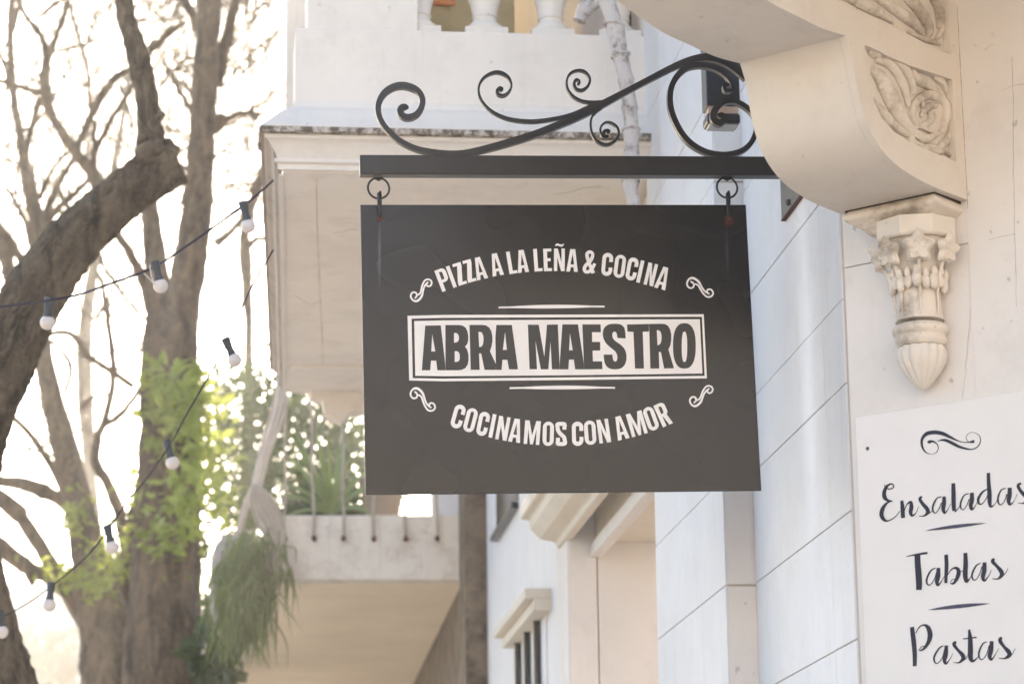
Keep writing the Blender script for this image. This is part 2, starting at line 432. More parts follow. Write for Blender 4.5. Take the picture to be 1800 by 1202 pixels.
# relief: ridges follow traced acanthus scrolls
def relief(pts, rs, name='acanthus_leaf', flat=.8, off=-REC + .003, k=8):
    P = catmull([(*p, r) for p, r in zip(pts, rs)], 5)
    mb = MB(); mb.tube([SP(x, y, off) for x, y, r in P], [max(.0008, r * .00108) for x, y, r in P], k, rough=.14, seed=random.random() * 9)
    mk(name, mb, CREAMR, console, smooth=True)
relief([(1655, 268), (1625, 262), (1600, 248), (1612, 222), (1648, 236), (1660, 215), (1663, 190), (1652, 172), (1630, 168), (1610, 180), (1602, 205), (1615, 222), (1634, 214), (1636, 198)], [5, 8, 9, 6, 4, 8, 9, 9, 9, 8, 7, 6, 7, 9], 'scroll_relief')
relief([(1533, 122), (1545, 138), (1562, 170), (1580, 205), (1600, 232), (1625, 244), (1648, 236)], [8, 15, 19, 17, 12, 9, 5])
relief([(1534, 175), (1552, 200), (1572, 222), (1598, 240)], [4, 9, 9, 5])
relief([(1538, 106), (1560, 112), (1578, 132), (1590, 160), (1597, 188)], [5, 9, 10, 9, 5])
relief([(1565, 104), (1585, 118), (1600, 140), (1606, 165)], [4, 9, 9, 5])
relief([(1600, 122), (1612, 140), (1632, 152), (1655, 168), (1668, 190)], [6, 10, 8, 6, 3])
relief([(1640, 136), (1655, 146), (1664, 162)], [4, 8, 4])
relief([(1618, 205), (1628, 190), (1645, 186)], [3, 8, 5])
relief([(1645, 262), (1662, 250), (1670, 228)], [4, 8, 4])
relief([(1527, 88), (1536, 96), (1550, 98)], [5, 8, 4])
relief([(1604, 262), (1640, 258), (1672, 275)], [2, 5, 3])
for b in ((1592, 208, 7), (1622, 184, 8), (1640, 205, 8), (1548, 152, 9)):
    mb = MB(); c = SP(b[0], b[1], -REC + .005); r = b[2] * .00094; mb.blob(c, (N * r, UP * r, U * r * .8)); mk('bud', mb, CREAMR, console, smooth=True)
relief([(1450, -25), (1490, -5), (1530, 15), (1570, 38)], [4, 9, 10, 5])
relief([(1515, -20), (1548, 0), (1580, 22), (1610, 45), (1622, 62)], [5, 10, 12, 10, 5])
relief([(1560, -40), (1590, -10), (1615, 20), (1632, 50), (1628, 68)], [6, 12, 13, 11, 5])
relief([(1610, -50), (1632, -15), (1648, 20), (1650, 50)], [5, 9, 9, 5])
relief([(1655, -50), (1660, 0), (1655, 50), (1645, 72)], [3, 6, 6, 3], 'scroll_relief')
relief([(1595, 56), (1620, 68), (1652, 78)], [3, 6, 3])

# ---- capital below the console ------------------------------------
AX = CH(1617, 560, .034); AX = Vector((AX.x, AX.y, 0))
def az(y): 
    p = hit(1617, y, AX, (0, 1, 0)); return p.z
def AP(px, py, off): return hit(px, py, K0 + N * off, N)
cap = MB()
# abacus: moulded slab from the traced outline of its lower lip
tl = AP(1481, 394, .105); fr = AP(1645, 350, .105)
dz = Vector((0, 0, 1)); L = (fr - tl).dot(U)
base = Vector((tl.x, tl.y, 0)); ztop = fr.z + .012
lay = [(0.0, -.010, .0), (.006, .0, .0), (-.004, -.016, 0), (-.03, -.036, 0), (-.045, -.040, 0)]
def slab(z, ins):
    a = base + U * ins - N * ins; b = a + U * (L - 2 * ins); back = .14
    return [Vector((p.x, p.y, z)) for p in (a, b, b - N * back, a - N * back)]
gv = slab(ztop + .001, .004) + slab(ztop + .016, .006)
rings = [slab(ztop + .02, .012), slab(ztop + .004, .008), slab(ztop - .008, 0), slab(ztop - .016, .0), slab(ztop - .024, .014), slab(ztop - .036, .03), slab(ztop - .045, .036)]
v = [p for r in rings for p in r]; f = []
for i in range(len(rings) - 1):
    for j in range(4): f.append((i * 4 + j, i * 4 + (j + 1) % 4, (i + 1) * 4 + (j + 1) % 4, (i + 1) * 4 + j))
f += [(3, 2, 1, 0), tuple(len(v) - 4 + j for j in range(4))]
cap.add(v, f)
gm = MB(); gm.add(gv, [(0, 1, 5, 4), (1, 2, 6, 5), (2, 3, 7, 6), (3, 0, 4, 7)])
capo = mk('capital', cap, CREAMR, bld, bevel=.004); mk('grime_joint', gm, GRIME, capo); capo['label'] = 'carved capital with leaves and pointed fluted pendant below the console'
zb = ztop - .04
mb = MB(); mb.lathe(AX, [(.082, zb + .01), (.082, zb - .026), (.078, zb - .031)], 8, ang0=R(22.5 - 14)); mk('octagonal_block', mb, CREAM, capo, bevel=.002)
zr = [(zb - .03, .066), (zb - .045, .061), (zb - .07, .051), (zb - .1, .043), (az(520), .041), (az(540), .042), (az(563), .045), (az(566), .047)]
mb = MB(); mb.lathe(AX, [(r, z) for z, r in zr], 40, mod=lambda a, z: 1 + .025 * abs(math.sin(a * 4))); mk('bell', mb, CREAMR, capo, smooth=True)
pr = []
for z, r in ((566, .046), (569, .051), (573, .0545), (579, .055), (584, .051), (586, .048), (589, .0475), (592, .0500), (597, .0495), (601, .046), (604, .0435)): pr.append((r, az(z + 6)))
mb = MB(); mb.lathe(AX, pr, 40); mk('ring_moulding', mb, CREAMR, capo, smooth=True)
pp = [(611, .043), (618, .0465), (628, .0475), (640, .044), (652, .037), (664, .0275), (674, .018), (682, .0095), (687, .002)]
mb = MB(); mb.lathe(AX, [(r, az(z)) for z, r in pp], 96, mod=lambda a, z: 1 + .14 * abs(math.sin(a * 6.5)) ** .8 - .10); mk('pendant', mb, CREAM, capo, smooth=True)
def leaf5(c, out, side, upv, s):
    """puffed five lobed leaf"""
    mb = MB(); out_, side, upv = Vector(out).normalized(), Vector(side).normalized(), Vector(upv).normalized()
    n = 40; rim = []; mid = []
    for i in range(n):
        t = 2 * math.pi * i / n + math.pi / 2
        r = s * (.88 + .15 * math.cos(5 * (t - math.pi / 2))) * (1.1 if i < 3 or i > 37 else 1)
        q = side * math.cos(t) * r + upv * math.sin(t) * r
        rim.append(c + q - out_ * s * .1); mid.append(c + q * .72 + out_ * s * .27 * (1 + .25 * math.cos(5 * (t - math.pi / 2))))
    inner = [c + (m - c) * .35 + out_ * s * .06 for m in mid]
    v = rim + mid + inner + [c + out_ * s * .22]; f = []
    for i in range(n):
        j = (i + 1) % n
        f += [(i, j, n + j, n + i), (n + i, n + j, 2 * n + j, 2 * n + i), (2 * n + i, 2 * n + j, 3 * n)]
    f.append(tuple(range(n))[::-1]); mb.add(v, f); return mb
zl = az(452)
for k, (ph, dzl, s) in enumerate(((-102, 0, .032), (-150, -.004, .031), (-54, .0, .031), (-195, -.002, .03))):
    a = R(ph); d = Vector((math.cos(a), math.sin(a), 0)); c = AX + d * .078 + Vector((0, 0, zl + dzl))
    mk('leaf', leaf5(c, d + Vector((0, 0, -.35)), Vector((-math.sin(a), math.cos(a), 0)), UP * .95 + d * .33, s), CREAMR, capo, smooth=True)
    mb = MB(); mb.tube([AX + d * .046 + UP * (az(560)), AX + d * .047 + UP * az(520), AX + d * .052 + UP * az(492), AX + d * .068 + UP * az(462)], [.0015, .003, .004, .004], 8); mk('stem', mb, CREAMR, capo, smooth=True)
for k in range(10):
    a = R(-205 + k * 19.5); d = Vector((math.cos(a), math.sin(a), 0)); sd_ = Vector((-math.sin(a), math.cos(a), 0)); s = .0088 + .0015 * (k % 2)
    c = AX + d * .0495 + UP * (az(505) + .003 * (k % 3))
    mb = MB(); mb.blob(c, (sd_ * s, UP * s * 1.9 - d * .002, d * s * .9)); mb.blob(c + UP * .016 + d * .004, (sd_ * s * .7, UP * s * 1.3, d * s * .7)); mk('small_lobe', mb, CREAMR, capo, smooth=True)

# ------------------------------------------------------------------ menu board on the chamfer wall
BO = .006
mt = thing('menu_board', 'glossy white board with brush lettering on the chamfered wall, lower right', 'sign', CH(1510, 1190))
b0 = CH(1503, 734, BO); 
ub = (b0 - K).dot(U)
bt = [(Vector((K0 + U * ub + N * BO).to_tuple()) + UP * b0.z), (K0 + U * (ub + .9) + N * BO + UP * b0.z), (K0 + U * (ub + .9) + N * BO + UP * (b0.z - 1.35)), (K0 + U * ub + N * BO + UP * (b0.z - 1.35))]
mb = MB(); mb.prism([bt], -N * (BO - .0022)); mk('board', mb, BOARD, mt, bevel=.0008)
c = CH(1525, 788, BO); mb = MB(); mb.blob(c, (U * .004, UP * .004, N * .0018)); mk('screw', mb, ZINC, mt, smooth=True)
LAY = [0]
def BP(x, y, off=.0): return CH(x, y, BO + .0004 + off)
def zoomf(sc, ox, oy): return lambda x, y: (x / sc + ox, y / sc + oy)
def word(name, strokes, zf_, sc, m, parent, pf, nrm, mpx):
    mb = MB()
    for st in strokes:
        P = catmull(st, 6); LAY[0] = (LAY[0] + 1) % 5
        mb.ribbon([pf(*zf_(x, y), LAY[0] * .00009) for x, y, w in P], [max(w, 3) / sc * mpx for x, y, w in P], nrm, Vector(nrm) * .0002)
    return mk(name, mb, m, parent)
def arcs(kx, ky, pts): return [(x + kx, y + ky, w) for x, y, w in pts]
Z1 = zoomf(6.011, 1530, 740); Z2 = zoomf(5.009, 1580, 950); mB = .00108 * 1.0
ORN1 = [(612, 232, 34), (622, 220, 36), (660, 214, 20), (700, 238, 12), (718, 285, 9), (692, 333, 6), (640, 348, 5), (582, 325, 14), (547, 265, 26), (547, 190, 34), (592, 135, 42), (670, 118, 42), (760, 130, 40), (850, 172, 28), (920, 205, 14), (980, 222, 8), (1040, 222, 12), (1080, 216, 30), (1098, 214, 28)]
ORN2 = [(705, 212, 3), (750, 200, 18), (800, 203, 30), (870, 235, 34), (940, 270, 28), (1010, 290, 20), (1070, 297, 12), (1130, 272, 12), (1163, 210, 10), (1145, 148, 7), (1080, 117, 4), (1025, 140, 5), (1012, 180, 5), (1035, 217, 6)]
word('scroll_ornament', [ORN1, ORN2], Z1, 6.011, INK, mt, BP, N, mB)
ENS = [[(148, 668, 8), (158, 698, 12), (200, 716, 12), (240, 702, 14), (241, 672, 14), (215, 662, 16), (172, 690, 32), (146, 750, 48), (150, 800, 50), (182, 835, 28), (235, 843, 9)],
       [(235, 843, 6), (180, 860, 22), (132, 920, 48), (117, 985, 52), (140, 1035, 38), (182, 1052, 16), (250, 1020, 10), (312, 950, 8)],
       [(332, 838, 36), (338, 900, 48), (342, 970, 50), (345, 1022, 48)], [(352, 970, 8), (382, 885, 12), (425, 855, 32), (433, 905, 50), (425, 960, 46), (442, 995, 28), (480, 970, 10), (510, 900, 6)],
       [(545, 795, 20), (522, 822, 34), (555, 875, 40), (598, 925, 46), (606, 962, 44), (565, 1000, 16), (515, 1000, 6)], [(606, 975, 14), (640, 958, 8), (665, 925, 6)],
       [(750, 798, 12), (705, 812, 13), (668, 875, 22), (658, 935, 20), (685, 970, 10), (722, 930, 10), (752, 860, 12)], [(778, 795, 38), (778, 860, 50), (770, 925, 48), (785, 968, 24), (820, 930, 8), (850, 870, 6)],
       [(876, 655, 44), (878, 760, 52), (880, 880, 52), (885, 945, 44)], [(890, 955, 20), (925, 925, 8), (955, 870, 5)],
       [(1040, 764, 10), (992, 782, 14), (957, 850, 20), (952, 905, 18), (980, 935, 10), (1017, 890, 10), (1045, 820, 12)], [(1072, 755, 44), (1072, 830, 52), (1060, 890, 46), (1072, 930, 28), (1105, 900, 9), (1130, 850, 6)],
       [(1240, 715, 10), (1185, 748, 22), (1142, 815, 32), (1145, 865, 26), (1178, 873, 12), (1222, 820, 10), (1245, 760, 12)], [(1247, 545, 38), (1250, 650, 44), (1258, 760, 52), (1260, 850, 48), (1272, 900, 28), (1310, 882, 9), (1342, 830, 6)],
       [(1430, 706, 10), (1382, 728, 15), (1350, 800, 22), (1352, 860, 20), (1380, 882, 10), (1418, 840, 10), (1442, 770, 12)], [(1472, 702, 44), (1470, 780, 52), (1460, 838, 46), (1474, 878, 28), (1512, 850, 8), (1552, 768, 5)],
       [(1593, 655, 20), (1560, 680, 34), (1590, 740, 36), (1640, 790, 46), (1662, 830, 46), (1620, 865, 16), (1560, 862, 6)]]
word('lettering', ENS, Z1, 6.011, INK, mt, BP, N, mB)['label'] = 'word Ensaladas in brush script'
TAB = [[(65, 138, 6), (150, 122, 16), (225, 110, 20), (252, 107, 18)], [(163, 128, 58), (166, 200, 60), (174, 300, 64), (178, 380, 62), (176, 432, 58)],
       [(325, 240, 8), (282, 262, 14), (247, 330, 18), (248, 375, 16), (275, 387, 8), (312, 340, 8), (332, 275, 9)], [(348, 238, 36), (346, 310, 44), (335, 358, 40), (346, 390, 22), (378, 352, 7), (402, 312, 5)],
       [(416, 122, 36), (420, 220, 38), (416, 300, 34), (414, 372, 30)], [(428, 300, 8), (468, 248, 12), (508, 240, 26), (527, 275, 42), (512, 330, 36), (482, 374, 22), (456, 372, 8), (470, 340, 6), (495, 338, 6)], [(535, 270, 6), (565, 266, 6)],
       [(586, 106, 38), (588, 200, 46), (585, 300, 48), (596, 355, 34), (625, 330, 8), (645, 290, 5)],
       [(720, 196, 8), (680, 220, 14), (646, 290, 18), (650, 335, 14), (678, 342, 8), (712, 290, 8), (732, 225, 9)], [(754, 190, 36), (752, 260, 44), (740, 318, 40), (755, 350, 20), (790, 310, 7), (815, 255, 4)],
       [(842, 158, 20), (825, 180, 34), (860, 220, 28), (900, 268, 40), (905, 302, 38), (870, 335, 14), (822, 332, 6)], [(905, 312, 12), (935, 290, 7), (962, 240, 4)]]
word('lettering', TAB, Z2, 5.009, INK, mt, BP, N, mB)['label'] = 'word Tablas in brush script'
PAS = [[(115, 758, 42), (130, 880, 48), (140, 1000, 44), (140, 1103, 38)], [(148, 812, 8), (178, 762, 11), (220, 740, 16), (258, 765, 40), (275, 830, 50), (256, 900, 36), (212, 955, 18), (180, 962, 8), (200, 932, 7), (235, 925, 6)],
       [(392, 922, 8), (352, 948, 14), (312, 1018, 18), (314, 1062, 14), (340, 1077, 8), (382, 1030, 8), (402, 955, 9)], [(418, 920, 34), (414, 1000, 42), (402, 1048, 38), (415, 1080, 20), (450, 1040, 7), (475, 990, 4)],
       [(505, 888, 20), (485, 910, 34), (520, 960, 26), (563, 1008, 40), (565, 1038, 36), (530, 1070, 14), (480, 1070, 5)], [(565, 1052, 12), (590, 1035, 7), (610, 1000, 5)],
       [(618, 780, 20), (628, 860, 42), (630, 960, 50), (632, 1028, 46), (652, 1058, 24), (690, 1030, 8), (706, 995, 5)], [(565, 862, 8), (625, 856, 12), (685, 848, 12)],
       [(775, 888, 8), (738, 908, 14), (706, 980, 18), (710, 1030, 14), (738, 1042, 8), (776, 990, 8), (794, 920, 9)], [(818, 882, 36), (812, 960, 44), (800, 1013, 40), (815, 1045, 20), (850, 1000, 7), (880, 945, 4)],
       [(908, 850, 20), (890, 875, 36), (925, 930, 28), (968, 978, 42), (970, 1008, 38), (930, 1035, 14), (880, 1030, 5)], [(970, 1020, 12), (995, 1000, 7), (1025, 945, 4)]]
word('lettering', PAS, Z2, 5.009, INK, mt, BP, N, mB)['label'] = 'word Pastas in brush script'
def lens(x0, y0, x1, y1, w, n=14): return [(x0 + (x1 - x0) * i / n, y0 + (y1 - y0) * i / n - math.sin(math.pi * i / n) * w * .12, w * math.sin(math.pi * i / n) ** .8) for i in range(n + 1)]
word('underline', [lens(580, 1155, 1220, 1075, 36)], Z1, 6.011, INKL, mt, BP, N, mB)
word('underline', [lens(258, 608, 802, 552, 34)], Z2, 5.009, INKL, mt, BP, N, mB)

# ------------------------------------------------------------------ hanging sign
FR = Vector((0, -1, 0))
def SG(px, py, off=0): return PY(px, py, YS - off)
mS = (SG(1311, 360) - SG(633, 360)).length / 678
sg = thing('hanging_sign', 'dark charcoal rectangular sign with white lettering hanging from the iron bracket', 'sign', SG(985, 865))
mb = MB(); mb.prism([[SG(633.5, 360), SG(1311, 360), SG(1338.5, 862), SG(642.5, 869.5)]], (0, .006, 0)); mk('panel', mb, SIGN, sg, bevel=.0012)
def SF(x, y, off=.0): return SG(x, y, .0004 + off)
def flat(name, loops, m, off=0, parent=sg):
    mb = MB(); mb.prism([[SF(x, y, off) for x, y in l] for l in loops], (0, -.0002, 0)); return mk(name, mb, m, parent)
flat('frame_line', [[(716.3, 555), (780, 553.5), (1237, 552.4), (1242.6, 664.9), (980, 668), (780, 670), (719.3, 668.7)], [(723.5, 560), (780, 558.6), (1233.7, 556.8), (1238.6, 660.5), (980, 663.5), (780, 665.4), (725.5, 664.5)]], PRINT)
flat('name_plate', [[(728, 564.3), (780, 563), (1230.2, 561), (1234.7, 656.3), (980, 659.6), (780, 661), (730, 660.3)]], PRINT)
Z5 = zoomf(6.667, 710, 540); Z6 = zoomf(6.207, 970, 540); ZI = lambda x, y: (x, y)
def ell(cx, cy, rx, ry, p=2.4, n=40):
    return [(cx + rx * math.copysign(abs(math.cos(t)) ** (2 / p), math.cos(t)), cy + ry * math.copysign(abs(math.sin(t)) ** (2 / p), math.sin(t))) for t in (2 * math.pi * i / n for i in range(n))]
BIG = [('A', Z5, [[(250, 215), (432, 212), (484, 665), (487, 738), (392, 738), (378, 625), (318, 625), (308, 738), (210, 738)], [(332, 315), (368, 518), (320, 518)]]),
       ('B', Z5, [[(486, 208), (650, 208), (690, 216), (722, 238), (745, 280), (755, 340), (753, 395), (740, 435), (716, 462), (740, 492), (755, 545), (758, 610), (748, 670), (720, 712), (680, 732), (640, 738), (487.5, 738)],
                  [(587, 302), (612, 301), (633, 314), (644, 340), (645, 372), (637, 396), (618, 411), (587, 415)], [(595, 515), (622, 514), (643, 528), (654, 556), (655, 600), (647, 625), (628, 638), (595, 641)]]),
       ('R', Z5, [[(768, 207), (920, 207), (965, 214), (1000, 238), (1024, 280), (1037, 340), (1037, 400), (1026, 462), (1008, 515), (1077, 665), (1077, 733), (945, 733), (905, 540), (880, 540), (888, 733), (783, 733)], [(873, 290), (898, 288), (918, 303), (930, 335), (933, 380), (928, 425), (915, 455), (898, 465), (882, 465)]]),
       ('A', Z5, [[(1083, 207), (1265, 207), (1337, 727), (1232, 727), (1212, 615), (1155, 615), (1145, 733), (1078, 733), (1072, 350)], [(1185, 290), (1207, 500), (1160, 500)]]),
       ('M', ZI, [[(927.9, 570.7), (947, 570.7), (956.8, 627), (961.5, 570.7), (980.5, 570.1), (983.6, 640), (983.6, 649), (970.2, 649), (967.7, 600.7), (963.9, 649), (950.7, 649), (941.3, 599.2), (944, 648.8), (930.8, 648.8)]]),
       ('A', Z6, [[(115, 187), (285, 187), (349, 612), (351, 677), (255, 677), (240, 570), (188, 570), (180, 677), (85, 677), (86, 615)], [(198, 285), (228, 470), (188, 470)]]),
       ('E', Z6, [[(333, 187), (532, 187), (535, 272), (438, 272), (440, 378), (527, 378), (528, 472), (445, 472), (448, 590), (548, 590), (552, 675), (352, 677), (350, 612)]]),
       ('S', Z6, [catmull([(805, 340), (803, 290), (790, 225), (750, 188), (685, 180), (620, 188), (575, 222), (557, 275), (562, 335), (592, 392), (645, 443), (692, 482), (713, 525), (714, 560), (706, 585), (692, 592), (676, 584), (666, 560), (662, 516)], 4) + [(566, 516)] + catmull([(568, 560), (580, 615), (610, 655), (650, 673), (700, 677), (755, 665), (795, 628), (813, 570), (812, 510), (792, 452), (748, 406), (700, 374), (668, 340), (659, 302), (668, 275), (685, 266), (702, 276), (711, 300), (715, 335)], 4)]),
       ('T', Z6, [[(820, 188), (1060, 182), (1060, 265), (992, 267), (1005, 668), (908, 668), (890, 268), (825, 265)]]),
       ('R', Z6, [[(1061.5, 182), (1195, 180), (1235, 184), (1265, 200), (1290, 240), (1303, 295), (1303, 360), (1292, 418), (1272, 460), (1333, 665), (1225, 667), (1190, 488), (1167, 488), (1172, 667), (1075, 668)], [(1145, 250), (1165, 250), (1183, 262), (1195, 292), (1198, 335), (1192, 378), (1178, 405), (1152, 415)]]),
       ('O', Z6, [ell(1446, 421, 124, 247, 2.5, 48), ell(1447, 431, 30, 166, 2.6, 32)])]
for i, (ch_, z_, loops) in enumerate(BIG):
    o = flat('letter', [[z_(x, y) for x, y in l] for l in loops], PRINTD, .0003 + .00005 * (i % 2)); o['label'] = 'dark letter ' + ch_
T_ = .165
def glyph(ch, w):
    t = T_
    if ch == 'I': return [[(0, 0), (t, 0), (t, 1), (0, 1)]]
    if ch == 'L': return [[(0, 0), (w, 0), (w, .13), (t, .13), (t, 1), (0, 1)]]
    if ch == 'E': return [[(0, 0), (w, 0), (w, .13), (t, .13), (t, .44), (w * .88, .44), (w * .88, .57), (t, .57), (t, .87), (w, .87), (w, 1), (0, 1)]]
    if ch == 'Z': return [[(0, 0), (w, 0), (w, .13), (t * 1.25, .13), (w, .84), (w, 1), (0, 1), (0, .87), (w - t * 1.2, .87), (0, .15)]]
    if ch == 'N': return [[(0, 0), (t * .9, 0), (t * .9, .62), (w - t, 0), (w, 0), (w, 1), (w - t * .9, 1), (w - t * .9, .38), (t, 1), (0, 1)]]
    if ch == 'A': return [[(0, 0), (t, 0), (t * 1.22, .2), (w - t * 1.22, .2), (w - t, 0), (w, 0), (w * .5 + t * .68, 1), (w * .5 - t * .68, 1)], [(w * .5, .82), (w * .5 + w * .155, .32), (w * .5 - w * .155, .32)]]
    if ch == 'M': return [[(0, 0), (t * .9, 0), (t * .95, .66), (w * .5 - t * .36, 0), (w * .5 + t * .36, 0), (w - t * .95, .66), (w - t * .9, 0), (w, 0), (w, 1), (w - t * 1.15, 1), (w * .5, .38), (t * 1.15, 1), (0, 1)]]
    def rr(x0, y0, x1, y1, r, left=False, n=8):
        o = []
        cs = [(x1 - r, y0 + r, -90), (x1 - r, y1 - r, 0)] + ([(x0 + r, y1 - r, 90), (x0 + r, y0 + r, 180)] if left else [])
        for cx, cy, a in cs:
            for k in range(n + 1): o.append((cx + r * math.cos(R(a + 90 * k / n)), cy + r * math.sin(R(a + 90 * k / n))))
        if not left: o = [(x0, y0)] + o + [(x0, y1)]
        return o
    if ch == 'O': return [rr(0, -.012, w, 1.012, w * .5, True), rr(t, t * .8, w - t, 1 - t * .8, (w - 2 * t) * .5, True)]
    if ch in 'PR':
        bot = .38 if ch == 'P' else .42
        bowl = rr(0, bot, w, 1, w * .40)[1:-1]; hole = rr(t, bot + .13, w - t, .87, (w - 2 * t) * .48)
        if ch == 'P': return [[(0, 0), (t, 0), (t, bot)] + bowl + [(0, 1)], hole]
        return [[(0, 0), (t, 0), (t, bot), (w * .42, bot), (w - t, 0), (w, 0), (w * .80, bot + .05)] + bowl[3:] + [(0, 1)], hole]
    if ch == 'C':
        r = w / 2; ri = (w - 2 * t) / 2; o = []
        for k in range(17): a = R(0 + 180 * k / 16); o.append((r + r * math.cos(a), 1 + .012 - r + r * math.sin(a)))
        for k in range(17): a = R(180 + 180 * k / 16); o.append((r + r * math.cos(a), r - .012 + r * math.sin(a)))
        o.append((w, .37)); o.append((w - t, .37))
        for k in range(13): a = R(0 - 180 * k / 12); o.append((r + ri * math.cos(a), r - .0 + ri * math.sin(a)))
        for k in range(13): a = R(180 - 180 * k / 12); o.append((r + ri * math.cos(a), 1 - r + ri * math.sin(a)))
        o.append((w - t, .62)); o.append((w, .62)); return [o]
    if ch == 'S':
        h = t / 2; a = catmull([(w - h, .68), (w - h, .78), (w * .84, .9), (w / 2, 1 - h * .9), (w * .16, .9), (h, .77), (h * 1.1, .66), (w * .4, .52), (w - h * 1.3, .36), (w - h, .24), (w * .84, .1), (w / 2, h * .9), (w * .16, .1), (h, .22), (h, .34)], 5)
        L_, R__ = [], []
        for i in range(len(a)):
            p, q = a[max(i - 1, 0)], a[min(i + 1, len(a) - 1)]; dx, dy = q[0] - p[0], q[1] - p[1]; l = math.hypot(dx, dy) or 1
            L_.append((a[i][0] - dy / l * h, a[i][1] + dx / l * h)); R__.append((a[i][0] + dy / l * h, a[i][1] - dx / l * h))
        return [L_ + R__[::-1]]
def place(ch, cx, cy, th, w, h, z_, k):
    """glyph centred at zoom point (cx,cy), tilted left by th degrees"""
    g = glyph(ch, w / h); c_, s_ = math.cos(R(th)), math.sin(R(th)); out = []
    for l in g:
        q = []
        for x, y in l:
            X = (x - w / h / 2) * h; Yv = (y - .5) * h
            q.append(z_(cx + X * c_ - Yv * s_, cy - (X * s_ + Yv * c_)))
        out.append(q)
    o = flat('letter', out, PRINT, .00004 * (k % 2)); o['label'] = 'white letter ' + ch
def BLc(blx, bly, th, w, h):
    c_, s_ = math.cos(R(th)), math.sin(R(th)); return (blx + w / 2 * c_ - h / 2 * s_, bly - (w / 2 * s_ + h / 2 * c_))
Z3 = zoomf(7.5, 740, 420); Z4 = zoomf(7.5, 960, 420); Z7 = zoomf(4.186, 770, 690)
H1 = 297
for k, (ch, bx, by, th, w, z_) in enumerate([('P', 282, 700, 21, 140, Z3), ('I', 428, 647, 20, 50, Z3), ('Z', 500, 620, 17.5, 114, Z3), ('Z', 624, 580, 15.5, 112, Z3), ('A', 738, 550, 13.5, 152, Z3), ('A', 945, 498, 10.5, 152, Z3),
        ('L', 1168, 466, 9.3, 106, Z3), ('A', 1278, 450, 6.2, 148, Z3), ('L', 1498, 431, 3.8, 106, Z3), ('E', 1622, 427, 2.2, 106, Z3), ('N', 102, 424, -.3, 143, Z4), ('A', 265, 430, -2, 152, Z4),
        ('C', 722, 478, -5, 142, Z4), ('O', 880, 500, -7.5, 145, Z4), ('C', 1037, 530, -10.5, 140, Z4), ('I', 1185, 570, -12.5, 48, Z4), ('N', 1283, 598, -13, 130, Z4), ('A', 1423, 638, -16, 152, Z4)]):
    cx, cy = BLc(bx, by, th, w, H1); place(ch, cx, cy, th, w, H1, z_, k)
for k, (ch, cx, cy, th, w) in enumerate([('C', 148, 175, -16, 84), ('O', 239, 202, -14.5, 82), ('C', 332, 229, -12, 80), ('I', 401, 244, -11, 30), ('N', 477, 262, -10, 86), ('A', 571, 278, -8, 90), ('M', 693, 293, -4, 116), ('O', 811, 302, -1.5, 82), ('S', 906, 303, 1, 78),
        ('C', 1027, 302, 1, 84), ('O', 1119, 294, 4, 85), ('N', 1219, 282, 8, 86), ('A', 1345, 258, 14.5, 88), ('M', 1462, 228, 16, 120), ('O', 1566, 191, 20, 82), ('R', 1656, 160, 24.5, 80)]):
    place(ch, cx, cy, th, w, 174, Z7, k)
def swd(name, st, z_, sc, m): return word(name, st, z_, sc, m, sg, lambda x, y, o=0: SF(x, y, o), FR, mS)
AMP = [[(642, 325, 40), (606, 392, 42), (562, 432, 44), (520, 432, 44), (503, 398, 44), (520, 352, 46), (575, 300, 46), (606, 245, 44), (612, 195, 40), (578, 170, 40), (542, 192, 44), (540, 235, 46), (560, 300, 46)], [(555, 290, 44), (585, 365, 46), (622, 452, 48)]]
swd('letter', AMP, Z4, 7.5, PRINT)['label'] = 'white ampersand'
swd('tilde', [[(120, 92, 14), (145, 74, 26), (175, 82, 28), (205, 88, 26), (232, 68, 14)]], Z4, 7.5, PRINT)
swd('flourish_line', [lens(876.4, 540.5, 1062.8, 538.8, 6.5)], ZI, 1, PRINT)
swd('flourish_line', [lens(895.6, 682, 1081, 681.4, 6.5)], ZI, 1, PRINT)
def orn(p, q, flip):
    a = complex(620, 225); b = complex(1090, 215); P_, Q_ = complex(*p), complex(*q)
    f = (lambda z: z.conjugate()) if flip else (lambda z: z)
    k = (Q_ - P_) / (f(b) - f(a)); out = []
    for st in (ORN1, ORN2): out.append([((P_ + k * (f(complex(x, y)) - f(a))).real, (P_ + k * (f(complex(x, y)) - f(a))).imag, w * abs(k) * 1.25) for x, y, w in st])
    swd('scroll_ornament', out, ZI, 1, PRINT)
orn((729.6, 523), (752.3, 496.1), True); orn((729.6, 689.4), (757.6, 716.3), False)
orn((1214.9, 496), (1246.7, 516.5), False); orn((1219.9, 707), (1246.3, 683.2), True)
# hanging hardware: hooks belong to the sign
for (x, y, lx) in ((665, 331, 667), (1278, 330, 1280)):
    p = SG(x + 1.5, y + 16, -.003)
    mb = MB(); a = SG(lx, 340, -.004); b = SG(lx, 386, .004)
    mb.tube([SG(lx - 2, 341, .008), SG(lx + 1, 337, .0), SG(lx + 2, 345, -.010), SG(lx + 2, 365, -.012), SG(lx + 1, 380, -.011)], [.0028] * 5, 8)
    mb.tube([SG(lx - 2, 341, .008), SG(lx - 1, 362, .010), SG(lx, 380, .0055), SG(lx, 386, .002)], [.0032, .0034, .003, .0025], 8)
    mk('hook', mb, IRON, sg, smooth=True)
    mb = MB(); mb.blob(SG(lx, 384, .003), (Vector((.006, 0, 0)), UP * .006, Vector((0, .003, 0)))); mk('bolt', mb, RUST, sg, smooth=True)

